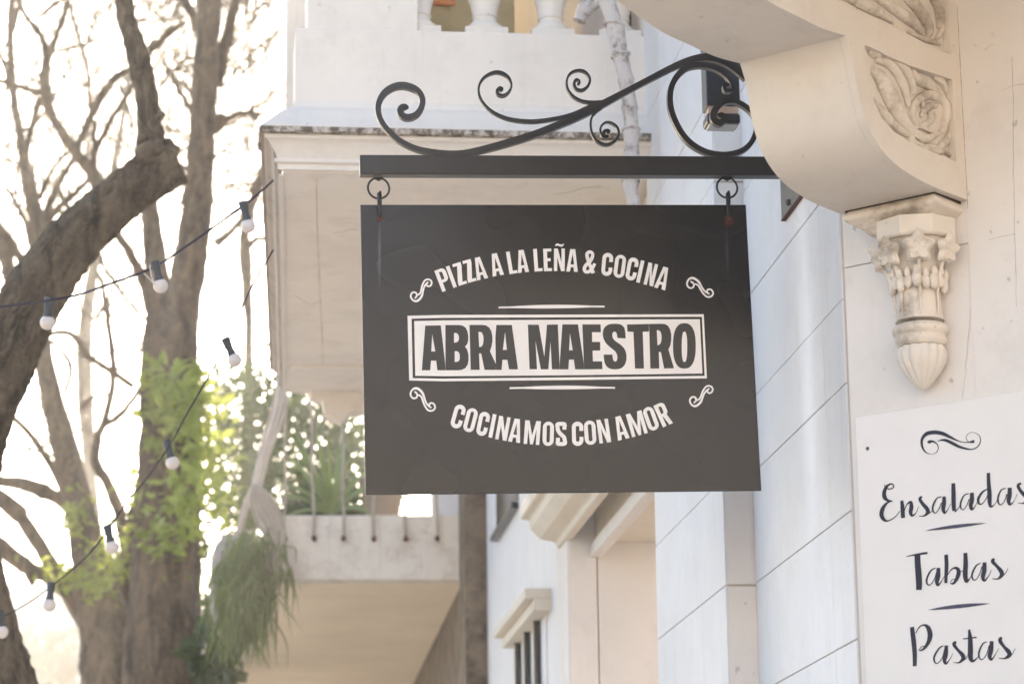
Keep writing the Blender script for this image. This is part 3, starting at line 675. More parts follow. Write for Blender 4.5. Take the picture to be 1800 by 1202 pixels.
# ------------------------------------------------------------------ iron bracket
br = thing('sign_bracket', 'black wrought iron bracket arm with spiral scrolls above the hanging sign', 'bracket', PX(1400, 300, A))
BD = .030; yb = YS - .015
q0, q1, q2, q3 = PY(632, 272, yb), PY(1340, 275, yb), PY(1340, 307, yb), PY(633, 306, yb)
dirv = (q1 - q0).normalized(); Lb = (A + .005 - q0.x) / dirv.x
mb = MB(); mb.obox(q3, dirv * Lb, Vector((0, BD, 0)), Vector(((q0 - q3).x, 0, (q0 - q3).z))); mk('beam', mb, IRON, br, bevel=.002)
za = zoomf(5.294, 640, 80); zb_ = zoomf(4.865, 980, 80)
def seg(z_, sc, pts): return [(*z_(x, y), w / sc) for x, y, w in pts]
SC1 = seg(za, 5.294, [(395, 585, 50), (382, 568, 50), (352, 575, 56), (336, 610, 58), (358, 650, 60), (410, 668, 62), (480, 646, 58), (530, 585, 54), (545, 500, 52), (498, 418, 56), (400, 375, 64), (300, 376, 64), (205, 425, 60), (148, 505, 54), (132, 600, 52), (160, 700, 50), (230, 795, 50), (330, 882, 50), (480, 956, 52), (640, 990, 54), (800, 1005, 56), (950, 998, 60), (1150, 955, 65), (1400, 885, 68), (1600, 820, 66), (1795, 742, 66)]) + \
    seg(zb_, 4.865, [(180, 605, 62), (400, 492, 60), (600, 385, 50), (800, 280, 50), (1000, 178, 54), (1140, 122, 58), (1260, 100, 62), (1380, 120, 60), (1500, 180, 60), (1620, 280, 60)])
SC2 = seg(za, 5.294, [(1262, 420, 26), (1285, 405, 26), (1265, 392, 26), (1240, 420, 30), (1252, 455, 32), (1300, 465, 32), (1348, 432, 26), (1372, 370, 18), (1345, 300, 30), (1280, 255, 34), (1205, 252, 32), (1115, 300, 26), (1070, 380, 20), (1075, 470, 24), (1122, 550, 26), (1205, 622, 30), (1320, 675, 34), (1450, 700, 38), (1600, 705, 38), (1795, 676, 34)]) + \
    seg(zb_, 4.865, [(130, 585, 28), (270, 522, 26), (330, 500, 20)])
SC3 = seg(zb_, 4.865, [(170, 325, 16), (188, 322, 18), (185, 300, 18), (160, 292, 22), (143, 325, 24), (162, 370, 24), (215, 380, 26), (265, 340, 22), (277, 280, 20), (235, 225, 24), (175, 212, 22), (112, 237, 20), (80, 300, 18), (90, 375, 20), (140, 438, 24), (215, 475, 26), (300, 485, 28), (400, 474, 14)])
SC4 = seg(zb_, 4.865, [(420, 745, 30), (440, 735, 30), (425, 725, 26), (398, 735, 24), (400, 765, 24), (432, 778, 24), (395, 780, 22), (372, 745, 18), (372, 695, 16), (412, 656, 16), (465, 662, 20), (512, 702, 22), (524, 755, 20), (495, 812, 22), (430, 846, 26), (365, 832, 26), (310, 780, 22), (286, 700, 18), (292, 620, 18), (330, 568, 22), (380, 535, 18)])
SC5 = seg(zb_, 4.865, [(1460, 350, 36), (1450, 335, 40), (1430, 350, 34), (1440, 385, 30), (1480, 385, 26), (1492, 335, 20), (1440, 255, 28), (1350, 195, 36), (1230, 165, 48), (1110, 185, 52), (1025, 260, 50), (975, 360, 48), (965, 480, 48), (990, 600, 50), (1060, 740, 50), (1150, 840, 50), (1280, 910, 48), (1430, 930, 44), (1560, 905, 44), (1640, 850, 44), (1690, 770, 44), (1710, 680, 44), (1680, 590, 44), (1610, 520, 44), (1520, 475, 44), (1440, 475, 50), (1370, 520, 56), (1335, 590, 56), (1350, 645, 56), (1400, 660, 56), (1430, 620, 50), (1400, 595, 50), (1390, 615, 40)])
for st, dep, o_ in ((SC1, .014, 0), (SC2, .010, .001), (SC3, .010, .0015), (SC4, .010, .001), (SC5, .016, -.001)):
    P = catmull(st, 6); mb = MB(); yy = yb + BD / 2 - dep / 2 - o_
    mb.ribbon([PY(x, y, yy) for x, y, w in P], [w * mS for x, y, w in P], (0, -1, 0), (0, dep, 0)); mk('scroll', mb, IRON, br, bevel=.0012, seg=1)
for (x, y) in ((665.5, 331), (1278, 330)):
    mb = MB(); mb.torus(PY(x, y, YS + .002), 18.8 * mS, 1.9 * mS, (0.12, -1, 0)); mk('ring', mb, IRON, br, smooth=True)
    mb = MB(); c = PY(x, 313, YS + .002); mb.tube([c + Vector((-.009, 0, .0005)), c + Vector((0, 0, -.004)), c + Vector((.009, 0, .0005))], [.003, .0035, .003], 8); mk('ring_weld', mb, IRON, br, smooth=True)
pz = PX(1381.5, 386, A).z; py0, py1 = PX(1381.5, 386, A).y, PX(1440, 386, A).y
mb = MB(); mb.box((A - .010, py1, pz), (A - .001, py0, pz + .26)); mk('mounting_plate', mb, ZINC, br, bevel=.001)
mb = MB(); mb.box((A - .011, py1 - .001, pz - .004), (A - .0005, py0 + .001, pz - .0005)); mk('plate_edge', mb, REDE, br)
mb = MB(); mb.blob(PX(1385, 356, A - .013), (Vector((.006, 0, 0)), Vector((0, .009, 0)), UP * .007)); mk('bolt', mb, ZINC, br, smooth=True)

# ------------------------------------------------------------------ wall lamp
yl = 5.72; a_, b_ = PY(1243, 205, yl), PY(1299, 118, yl)
lm = thing('wall_lamp', 'black box shaped outdoor lamp with grey glass foot seen through the bracket scroll', 'lamp', (b_.x, yl + .03, a_.z))
wd = .06
zt = PY(1250, 186, yl).z; zb0 = PY(1250, 198, yl).z; zbb = PY(1250, 216, yl).z
mb = MB(); mb.box((a_.x, yl, zt), (b_.x, yl + wd, b_.z + .06)); mk('housing', mb, LAMPB, lm, bevel=.003)
mb = MB(); mb.box((a_.x + .004, yl + .004, zb0), (b_.x - .004, yl + wd - .004, zt)); mk('reflector_band', mb, CHROME, lm)
mb = MB(); mb.box((a_.x, yl, zbb), (b_.x, yl + wd, zb0)); mk('glass_foot', mb, LAMPB, lm, bevel=.006)
mb = MB(); mb.box((a_.x + .006, yl + .006, zbb - .003), (b_.x - .006, yl + wd - .006, zbb + .002)); mk('lens', mb, GLASS, lm, bevel=.002)
mb = MB(); mb.box((b_.x - .01, yl + .02, b_.z + .0), (XF + .1, yl + .045, b_.z + .03)); mk('mounting_arm', mb, LAMPB, lm)

# ------------------------------------------------------------------ neighbouring building with the two balconies
nb = thing('neighbour_building', 'weathered white building with balustraded balcony behind the hanging sign', 'building', (XF, 8, 0))
YB = Y2 - .02                                  # balcony front plane
YL = YB - .08                                  # front of the drip ledge
zE1 = PY(700, 226, YL).z; zE0 = PY(700, 236, YL).z      # blackened drip edge
zS = PY(700, 307, YB).z                        # soffit level
zT = PY(800, 56, YB).z                         # top of the parapet base
bal = MB()
fl = PY(519, 120, YB); flT = PY(537, 30, YB)
Yfar = PZ(503, 690, zS).y
xl = PY(497, 305, YB).x; xlf = PZ(503, 690, zS).x
# parapet base (solid die below the balusters)
mb = MB(); mb.prism([[(fl.x, YB, 0), (XF + .05, YB, 0), (XF + .05, YB + .22, 0), (fl.x, YB + .22, 0)]], (0, 0, zT - PY(800, 185, YB).z))
for i in range(len(mb.v)): mb.v[i] = (mb.v[i][0], mb.v[i][1], mb.v[i][2] + PY(800, 185, YB).z)
balc = mk('balcony', mb, BALW, nb, bevel=.006); balc['label'] = 'upper white balcony with balusters and blackened drip edge'
# left side parapet running away
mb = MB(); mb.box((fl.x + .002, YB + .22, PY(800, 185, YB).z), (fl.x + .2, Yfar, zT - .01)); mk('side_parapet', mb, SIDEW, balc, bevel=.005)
# mouldings along the front, extruded profiles (offset towards viewer, z)
z185 = PY(800, 183, YB).z
prof = [(0, z185 + .001), (.008, z185 - .02), (.03, z185 - .038), (.08, zE1 + .004), (.08, zE1), (.0, zE1)]
def moulding(name, prof, x0, x1, m, mit=0, bev=.002):
    mb = MB(); n = len(prof)
    v = [(x0 - o * mit, YB - o, z) for o, z in prof] + [(x1, YB - o, z) for o, z in prof]
    f = [(i, i + n, (i + 1) % n + n, (i + 1) % n) for i in range(n)] + [tuple(range(n)), tuple(range(n, 2 * n))[::-1]]
    mb.add(v, f); return mk(name, mb, m, balc, bevel=bev)
mit = (fl.x - PY(458, 230, YL).x) / .08
moulding('sloped_sill', prof, fl.x, XF + .05, BALW, mit)
xE = PY(457, 232, YL).x
mb = MB(); mb.box((xE - .003, YL - .004, zE0), (XF + .05, YB + .1, zE1)); 
mk('drip_edge', mb, MOULD, balc, bevel=.003)
# cyma and fillets under the ledge
zc0 = PY(700, 252, YL + .03).z
cy = [(.0, zE0), (.065, zE0)]
for i in range(9):
    t = i / 8; cy.append((.065 - .045 * (t ** .6 if t < 1 else 1), zE0 - .01 - (zE0 - .01 - PY(700, 283, YB - .02).z) * t))
zz = PY(700, 283, YB - .02).z
cy += [(.03, zz - .002), (.03, zz - .012), (.018, zz - .014), (.018, zS + .003), (0, zS + .003)]
xc = PY(497, 300, YB).x
moulding('cyma_moulding', cy, xl - .001, XF + .05, BALW, (xl - xE) / .08)
# soffit body
mb = MB(); mb.prism([[(xl, YB - .002, zS), (XF + .05, YB - .002, zS), (XF + .05, Yfar, zS), (xlf, Yfar, zS)]], (0, 0, .02)); mk('soffit', mb, SOFF, balc, bevel=.004)
# raised border strips on the soffit
for (p, q, w) in (((560, 330), (575, 560), 0),):
    pass
mb = MB(); k1 = PZ(505, 640, zS).y; mb.box((xlf + .005, k1, zS - .012), (XF, k1 + .06, zS + .01)); mk('soffit_rib', mb, SOFF, balc, bevel=.004)
# the same moulding returns along the street side, seen from below
zO = zE0
far = PZ(474, 650, zO)
kf, kb = (xl - xE) / .08, (xlf - far.x) / .08
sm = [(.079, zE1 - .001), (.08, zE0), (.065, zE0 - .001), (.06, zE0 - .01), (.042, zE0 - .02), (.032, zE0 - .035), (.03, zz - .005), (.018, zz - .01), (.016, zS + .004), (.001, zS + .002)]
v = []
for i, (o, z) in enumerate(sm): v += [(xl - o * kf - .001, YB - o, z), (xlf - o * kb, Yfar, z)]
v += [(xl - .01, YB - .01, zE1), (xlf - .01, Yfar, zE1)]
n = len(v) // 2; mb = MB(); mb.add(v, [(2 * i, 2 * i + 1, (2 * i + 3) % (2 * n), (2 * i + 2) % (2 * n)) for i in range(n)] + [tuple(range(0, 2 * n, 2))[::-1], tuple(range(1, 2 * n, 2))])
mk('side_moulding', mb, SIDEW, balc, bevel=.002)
mb = MB(); mb.prism([[(fl.x - .02, YB + .01, zE1 + .002), (XF, YB + .01, zE1 + .002), (XF, Yfar, zE1 + .002), (xlf, Yfar, zE1 + .002)]], (0, 0, .03)); mk('floor_slab', mb, BALW, balc)
mb = MB(); mb.ribbon([Vector((xl - .004, YB + .01, zS - .001)), Vector(((xl + xlf) / 2 - .004, (YB + Yfar) / 2, zS - .001)), Vector((xlf - .004, Yfar, zS - .001))], [.012] * 3, (0, 0, 1), (0, 0, -.006)); mk('corner_bead', mb, BALW, balc, bevel=.001)
for pts in ([(556, 315), (558, 400), (561, 480), (565, 560), (568, 640)], [(585, 410), (600, 408), (618, 403), (632, 405)], [(975, 342), (1000, 338), (1030, 330), (1060, 328)], [(520, 520), (545, 535), (560, 530)]):
    P = catmull(pts, 8); rr_ = random.Random(int(pts[0][0])); mb = MB()
    mb.ribbon([PZ(x, y, zS - .0004) for x, y in P], [max(.0003, .0016 * rr_.uniform(-.2, 1)) for _ in P], (0, 0, 1), (0, 0, -.0006)); mk('hairline_crack', mb, GRIMEL, balc)
# far scalloped corbel under the soffit
mb = MB(); cb = [(503, 680), (543, 683), (548, 697), (567, 702), (571, 725), (587, 733), (600, 739), (610, 732), (616, 724), (660, 722), (900, 722), (900, 640), (503, 640)]
mb.prism([[PY(x, y, Yfar - .03) for x, y in cb]], (0, .08, 0)); mk('scalloped_corbel', mb, SOFF, balc, bevel=.004)
# pedestal and balusters
pa, pb = PY(540, 54, YB + .015), PY(736, 54, YB + .015)
mb = MB(); mb.box((pa.x, YB + .015, zT - .005), (pb.x, YB + .205, zT + .62)); mk('pedestal', mb, BALW, balc, bevel=.006)
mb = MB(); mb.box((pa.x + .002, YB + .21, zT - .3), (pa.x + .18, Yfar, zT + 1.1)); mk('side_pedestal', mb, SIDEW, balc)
bcx = [PY(x, 54, YB + .09).x for x in (735, 852, 968, 1085, 1200)]
def baluster(cx):
    mb = MB(); c = Vector((cx, YB + .09, zT)); w = .060
    mb.box((cx - w, YB + .03, zT - .004), (cx + w, YB + .15, zT + .028))
    mb.lathe(c, [(.050, .028), (.054, .034), (.053, .042), (.042, .052), (.034, .062), (.033, .070), (.038, .074), (.034, .080), (.04, .11), (.056, .16), (.058, .19), (.04, .26), (.028, .33), (.034, .37), (.045, .40), (.05, .42)], 28)
    mb.box((cx - w, YB + .03, zT + .42), (cx + w, YB + .15, zT + .46)); return mb
for cx in bcx: mk('baluster', baluster(cx), BALW, balc, smooth=True)
mb = MB(); mb.box((pa.x - .02, YB - .01, zT + .46), (XF, YB + .22, zT + .56)); mk('handrail', mb, BALW, balc, bevel=.006)
mb = MB(); mb.box((XF - .0, YB - .01, zT - .02), (XF + .3, YB + .3, zT + .6)); mk('end_pier', mb, BALW, balc)
# what shows between the balusters
dr = MB(); zf0 = zT - .3
for i, (x0, x1) in enumerate(((700, 746), (746, 791), (791, 846), (846, 903))):
    mb = MB(); p0, p1 = PY(x0, 20, YB + 1.2).x, PY(x1, 20, YB + 1.2).x; mb.box((p0, YB + 1.2 + .006 * (i % 2), zT - .4), (p1 + .003, YB + 1.23 + .006 * (i % 2), zT + 1.2)); mk('timber_board', mb, WOODB, balc)
mb = MB(); p = PY(762, 8, YB + 1.19); q = PY(800, -20, YB + 1.19); mb.box((p.x, YB + 1.192, p.z), (q.x, YB + 1.196, q.z)); mk('sticker', mb, ORANGE, balc)
mb = MB(); mb.box((PY(903, 20, YB + 1.5).x, YB + 1.5, zT - .2), (XF, YB + 1.6, zT + 2)); mk('back_wall', mb, FARW, balc)
mb = MB(); mb.box((XF - .0, YB + .22, zS + .03), (XF + .4, Yfar + 1, TOP)); mk('wall', mb, BALW, nb)

# doorway recess, pilaster and wall beyond
YD = PX(1040, 1000, XF).y; XP = PY(998, 1050, YD).x
zlin = PX(1035, 985, XF).z
mb = MB(); mb.box((XF + .02, YD + .002, 0), (XF + .9, YD + .3, zS - .05)); mk('door_jamb', mb, PINK, nb)
mb = MB(); mb.box((XP, YD, 0), (XF + .018, YD + .28, zS - .25)); mk('pilaster', mb, PINK, nb, bevel=.008)
mb = MB(); mb.box((XP + .0, YD + .002, 0), (XP + .02, YD + .28, zS)); 
mb = MB(); mb.box((XF - .004, Y2 + .002, zlin), (XF + .035, YD - .001, zlin + .045)); mk('lintel', mb, PINK, nb, bevel=.004)
mb = MB(); mb.box((XF + .012, Y2 + .002, zlin + .05), (XF + .3, YD - .001, zS - .02)); mk('transom_wall', mb, FARW, nb)
# moulded hood over the doorway
hp = [(0, 0), (.03, 0), (.035, .02), (.08, .035), (.11, .07), (.115, .1), (.14, .105), (.14, .15), (0, .15)]
zh = PX(1000, 955, XP).z + .02
mb = MB(); n = len(hp); xh = XP + .02
v = [(xh - o, Y2 + .02, zh + z) for o, z in hp] + [(xh - o, YD + .16 + o * .6, zh + z) for o, z in hp]
f = [(i, (i + 1) % n, (i + 1) % n + n, i + n) for i in range(n)] + [tuple(range(n))[::-1], tuple(range(n, 2 * n))]
mb.add(v, f); mk('door_hood', mb, FARW, nb, bevel=.006)
# receding wall to the far balcony, pale
YE = PX(856, 1000, XP + .03).y; XW = XP + .03
zmid = PX(900, 905, XW).z
mb = MB(); mb.box((XW, YD + .28, 0), (XW + .5, YE, 7)); mk('wall', mb, BLUEW, nb)
def opening(px0, py0, px1, py1, X, name='window', m=GLASSD, d=.02):
    """window between two pixels on the X plane; returns y0,y1,z0,z1"""
    p, q = PX(px0, py0, X), PX(px1, py1, X); return min(p.y, q.y), max(p.y, q.y)
y0, y1 = PX(912, 900, XW).y, PX(874, 900, XW).y; z0 = PX(893, 905, XW).z
mb = MB(); mb.box((XW - .004, y0, z0 - .01), (XW + .01, y1, z0 + .7)); w1 = mk('window', mb, GLASSD, nb); w1['label'] = 'dark upper window over a narrow sill'
mb = MB(); mb.box((XW - .03, y0, z0 - .04), (XW - .001, y1, z0 - .015)); mk('sill', mb, LAMPB, w1, bevel=.004)
y0, y1 = PX(962, 1100, XW).y, PX(910, 1100, XW).y; z1 = PX(940, 1085, XW).z
mb = MB(); mb.box((XW - .006, y0, z1 - 1.2), (XW + .01, y1, z1)); w2 = mk('window', mb, BLUEW, nb); w2['label'] = 'barred window under a small hood'
for i in range(3):
    yy = y0 + (y1 - y0) * (i + .5) / 3; mb = MB(); mb.box((XW - .03, yy - .012, z1 - 1.2), (XW - .008, yy + .012, z1 - .02)); mk('window_bar', mb, LAMPB, w2)
mb = MB(); mb.box((XW - .035, y0, z1 - .30), (XW - .032, y1, z1 - .275)); mk('crossbar', mb, STEEL, w2)
zhd = PX(900, 1110, XW - .04).z
hy0, hy1 = PX(962, 1000, XW).y - .1, PX(890, 1110, XW - .04).y
mb = MB(); mb.box((XW - .09, hy0, zhd), (XW + .01, hy1, zhd + .035)); mb.box((XW - .06, hy0, zhd - .04), (XW + .01, hy1 - .02, zhd)); mk('window_hood', mb, FARW, w2, bevel=.004)

# lower balcony, further along
YC = YE + .35
lb = thing('far_balcony', 'stained lower balcony with thin railing bars, left of and below the hanging sign', 'balcony', (.6, YC, PY(600, 1018, YC).z))
c0, c1, c2, c3 = PY(497, 905, YC), PY(815, 905, YC), PY(818, 1018, YC), PY(495, 1018, YC)
mb = MB(); mb.prism([[c0, c1, c2, c3]], (0, .12, 0)); mk('fascia', mb, OLDW, lb, bevel=.006)
mb = MB(); zz2 = c3.z + .01
mb.prism([[Vector((c3.x + .005, YC + .01, zz2)), Vector((c2.x + .2, YC + .01, zz2)), Vector((c2.x + .2, YC + 5.5, zz2)), PZ(405, 1215, zz2)]], (0, 0, .15)); mk('soffit', mb, SOFF2, lb)
mb = MB(); mb.box((PY(764, 900, YC).x, YC + .13, c2.z + .05), (c1.x + .06, YC + .24, c1.z + .7)); mb.box((c1.x + .012, YC - .01, c2.z - .01), (c1.x + .06, YC + .11, c1.z + .7)); mk('end_post', mb, BLUEW, lb, bevel=.004)
for x, xt in ((500, 503), (552, 545), (604, 602), (657, 655), (713, 714), (768, 770), (650, 700)):
    if x == 650: continue
    b = PY(x, 946, YC - .02); t = PY(xt, 650, YC - .02)
    mb = MB(); pts = [b + (t - b) * i / 8 + Vector((.004 * math.sin(i * 1.7 + x), 0, 0)) for i in range(9)]
    mb.tube(pts, [.0065] * 9, 7); bar = mk('railing_bar', mb, STEEL, lb, smooth=True)
    mb = MB(); mb.blob(b, (Vector((.012, 0, 0)), UP * .014, Vector((0, .02, 0)))); mk('foot_knob', mb, RUST, bar, smooth=True)
mb = MB(); mb.box((c0.x, YC - .03, PY(600, 600, YC).z), (c1.x, YC + .0, PY(600, 592, YC).z)); mk('top_rail', mb, STEEL, lb)
# dark rough pier beside it
pier = thing('rendered_pier', 'dark rough rendered wall between the far balcony and the pale facade', 'wall', (XW, YE, 0))
mb = MB(); mb.box((PY(818, 1000, YE).x, YE + .02, 0), (XW + .6, YE + .3, 7)); mk('end_face', mb, STONE, pier)
mb = MB(); mb.prism([[(PY(816, 1000, YC).x + .0, YC + .02, 0), (XW + .4, YC + .02, 0), (XW + .4, YC + 7, 0), (PY(816, 1000, YC).x + .12, YC + 7, 0)]], (0, 0, c2.z + .02)); mk('side_face', mb, STONE, pier)

# ------------------------------------------------------------------ pale stem that hangs over the upper balcony
st = thing('dried_palm_stem', 'pale papery jointed stem hanging in front of the upper balcony, right of the balusters', 'plant stem', PY(1110, 356, YB - .2))
def jointed(pts, Y, name, dy=0):
    P = catmull(pts, 5); mb = MB(); P3 = []; Rr = []
    for i, (x, y, w) in enumerate(P):
        r = w / 2 * mpp(Y) * (1 + (.10 if i % 5 == 0 else -.02 * (i % 5)))
        P3.append(PY(x, y, Y + dy * i)); Rr.append(r)
    mb.tube(P3, Rr, 14, rough=.10, seed=3); return mk(name, mb, PAPER, st, smooth=True)
jointed([(1052, -30, 30), (1068, 5, 30), (1082, 52, 32), (1090, 98, 30), (1100, 140, 29), (1107, 190, 28), (1110, 232, 28), (1110, 285, 29), (1108, 325, 28), (1114, 356, 24), (1118, 385, 22)], YB - .2, 'stem')
for (x, y, w, a) in ((1079, 45, 37, 14), (1091, 98, 33, -12), (1109, 228, 31, 0), (1108, 318, 32, 5)):
    mb = MB(); c = PY(x, y, YB - .2); mb.torus(c, w / 2 * mpp(YB) * .93, .0045, (math.sin(R(a)), .1, 1), 24, 8); mk('node_ring', mb, PAPER, st, smooth=True)
jointed([(1075, -25, 26), (1050, 2, 27), (1028, 18, 27), (1018, 38, 22)], YB + .02, 'side_stem')

# ------------------------------------------------------------------ string lights
def socket_and_bulb(c, d, s, parent):
    """c: cable point, d: direction of hang"""
    d = d.normalized(); a = d.orthogonal().normalized()
    prof = [(0, .6), (.012, .62), (.0128, .58), (.0122, .5), (.0105, .25), (.0108, .1), (.0125, .0), (.0122, -.02)]
    Rm = d.to_track_quat('-Z', 'Y').to_matrix()
    def mkb(name, prof, m, par):
        mb = MB(); mb.lathe((0, 0, 0), [(r * s, z * s) for r, z in prof], 20)
        mb.v = [tuple(c + Rm @ Vector(v)) for v in mb.v]; return mk(name, mb, m, par, smooth=True)
    so_ = mkb('socket', [(.003, .006), (.0115, .006), (.0122, .001), (.0118, -.012), (.0096, -.026), (.0104, -.034), (.0128, -.044), (.0125, -.046)], SOCK, parent)
    pf = [(.0105, -.044)]
    for i in range(10):
        t = math.pi * (.12 + .88 * i / 9); pf.append((max(.0004, .0195 * math.sin(t)), -.060 + .0195 * math.cos(t) * 1.0))
    mkb('bulb', pf, BULB, so_)
YG = 7.0
s1 = thing('string_lights', 'upper festoon cable with three frosted bulbs crossing the leaning trunk', 'string lights', PY(85, 540, YG), 'festoon lights')
s2 = thing('string_lights', 'lower festoon cable of five frosted bulbs dropping steeply to the lower left', 'string lights', PY(298, 800, YG + .6), 'festoon lights')
def cable(pts, Y0, Y1, parent, r=.0023, m=CABLE):
    P = catmull(pts, 6); n = len(P); mb = MB()
    mb.tube([PY(x, y, Y0 + (Y1 - Y0) * i / (n - 1)) for i, (x, y) in enumerate(P)], [r] * n, 7); mk('cable', mb, m, parent, smooth=True)
cable([(-60, 545), (0, 540), (80, 530), (140, 518), (200, 497), (270, 471), (330, 432), (380, 397), (425, 365), (458, 338), (480, 318)], 6.7, 7.0, s1)
cable([(-60, 543), (0, 538), (80, 528), (140, 516), (200, 495), (270, 469), (330, 430), (380, 395), (425, 362), (458, 336), (480, 316)], 6.71, 7.01, s1, .0014)
cable([(480, 440), (445, 500), (420, 552), (402, 600), (365, 665), (330, 725), (300, 780), (262, 835), (225, 880), (192, 928), (150, 980), (90, 1030), (40, 1065), (-20, 1095)], 7.0, 8.4, s2, .0024)
for x, y, tx, ty in ((86, 526, 84, 560), (273, 463, 283, 505), (428, 358, 437, 400)):
    socket_and_bulb(PY(x, y, 6.85), PY(tx, ty, 6.86) - PY(x, y, 6.85), 1.0, s1)
for x, y, tx, ty, Y in ((397, 598, 409, 625, 7.3), (293, 778, 303, 812, 7.7), (189, 926, 196, 958, 7.9), (90, 1027, 87, 1060, 8.1), (0, 1075, 3, 1110, 8.3)):
    socket_and_bulb(PY(x, y, Y), PY(tx, ty, Y) - PY(x, y, Y), 1.02, s2)
mb = MB(); mb.tube([PY(252, 479, 6.86), PY(263, 490, 6.86), PY(272, 501, 6.86)], [.0018] * 3, 6); mb.tube([PY(263, 466, 6.83), PY(266, 485, 6.83), PY(272, 502, 6.84)], [.0016] * 3, 6); mk('tie_cord', mb, CORD, s1, smooth=True)

# ------------------------------------------------------------------ trees
def limb(pts, Y, m, parent, name='branch', k=12, rough=.16, dY=0, sub=5, jag=.0, ridge=0):
    P = [(x, y, w * 1.3 + 1.5 if w < 24 else w) for x, y, w in catmull(pts, sub)]; n = len(P); mb = MB(); seed = random.random() * 50
    V_ = []; Rr = []
    for i, (x, y, w) in enumerate(P):
        j = jag * (noise.noise(Vector((i * .5, seed, 0))))
        V_.append(PY(x + j * 6, y, Y + dY * i / n)); Rr.append(w / 2 * mpp(Y))
    mb.tube(V_, Rr, k, rough=rough, seed=seed, ridge=ridge); mk(name, mb, m, parent, smooth=True); return V_, Rr
def twigs(seeds, parent, m, n, Y, lmin, lmax, r0, depth=2, name='twigs', spread=.9, seedv=1):
    """fine branching twigs grown from points (px,py,dirdeg)"""
    rnd = random.Random(seedv); mb = MB()
    def grow(p, d, L, r, lev):
        pts = [p]; rs = [r]; k = 6
        for i in range(k):
            d = (d + Vector((rnd.gauss(0, .16), rnd.gauss(0, .16), rnd.gauss(.03, .14)))).normalized()
            p = p + d * L / k; pts.append(p); rs.append(r * (1 - (i + 1) / k * .75))
            if lev > 0 and i > 0 and rnd.random() < .75:
                dd = (d + Vector((rnd.gauss(0, spread), rnd.gauss(0, spread), rnd.gauss(.1, spread)))).normalized()
                grow(p, dd, L * rnd.uniform(.35, .7), rs[-1] * .7, lev - 1)
        mb.tube(pts, rs, 3, cap=False)
    for _ in range(n):
        x, y, a = rnd.choice(seeds); p = PY(x + rnd.gauss(0, 8), y + rnd.gauss(0, 8), Y + rnd.uniform(-.4, 1.2))
        an = R(a + rnd.gauss(0, 35)); grow(p, Vector((math.cos(an), rnd.gauss(0, .3), math.sin(an))), rnd.uniform(lmin, lmax), r0, depth)
    return mk(name, mb, m, parent, kind='stuff')
def leaves(mb, c, s, rnd, nrm=None):
    n = Vector((rnd.gauss(0, 1), rnd.gauss(0, 1), rnd.gauss(.4, 1))).normalized(); a = n.orthogonal().normalized(); b = n.cross(a)
    t = rnd.uniform(0, 6.28); a, b = a * math.cos(t) + b * math.sin(t), b * math.cos(t) - a * math.sin(t)
    w = s * rnd.uniform(.35, .5); q = n * s * .12
    mb.add([c - a * s * .5, c - a * s * .1 + b * w * .55 + q, c + a * s * .5, c - a * s * .1 - b * w * .55 + q, c + a * s * .2 + b * w * .4 + q, c + a * s * .2 - b * w * .4 + q],
           [(0, 1, 4, 2), (0, 2, 5, 3)])
def foliage(parent, m, clumps, Y, dY, n, s0, s1, name='foliage', seedv=3):
    rnd = random.Random(seedv); mb = MB(); tot = sum(c[4] for c in clumps)
    for (cx, cy, rx, ry, wgt) in clumps:
        sub = [(rnd.gauss(0, .5), rnd.gauss(0, .5), rnd.gauss(0, .6)) for _ in range(max(5, int(16 * wgt)))]
        for _ in range(int(n * wgt / tot)):
            a = rnd.choice(sub); x = cx + (a[0] + rnd.gauss(0, .32)) * rx; y = cy + (a[1] + rnd.gauss(0, .32)) * ry
            leaves(mb, PY(x, y, Y + (a[2] + rnd.gauss(0, .2)) * dY), rnd.uniform(s0, s1), rnd)
    return mk(name, mb, m, parent, kind='stuff')

# near leaning tree
t1 = thing('leaning_tree', 'thick furrowed trunk leaning in from the left with a sawn-off end', 'tree', PY(90, 2590, 9))
limb([(120, 2700, 130), (100, 2000, 120), (60, 1500, 112), (15, 1260, 108), (-22, 1130, 100), (-52, 1000, 96), (-62, 880, 98), (-45, 760, 100), (-5, 650, 104), (38, 560, 100), (85, 480, 92), (140, 412, 84), (195, 362, 78), (245, 322, 76), (288, 294, 76), (308, 283, 78)], 9, BARK1, t1, 'trunk', 84, .05, 0, 16, 0, .13)
limb([(262, 318, 62), (270, 285, 58), (268, 250, 44), (262, 210, 38), (257, 165, 36), (246, 115, 36), (234, 70, 33), (222, 30, 30), (212, -30, 28), (200, -120, 26)], 9.0, BARK1, t1, 'branch', 40, .12, 0, 10, 0, .11)
for c in ((258, 268, 22), (276, 262, 18), (290, 258, 16), (250, 246, 12), (282, 205, 9), (303, 268, 14)):
    mb = MB(); p = PY(c[0], c[1], 8.93); r = c[2] * mpp(9); mb.blob(p, (Vector((r, 0, .01)), Vector((0, r, 0)), UP * r * .9)); mk('burl', mb, BARK1, t1, smooth=True)
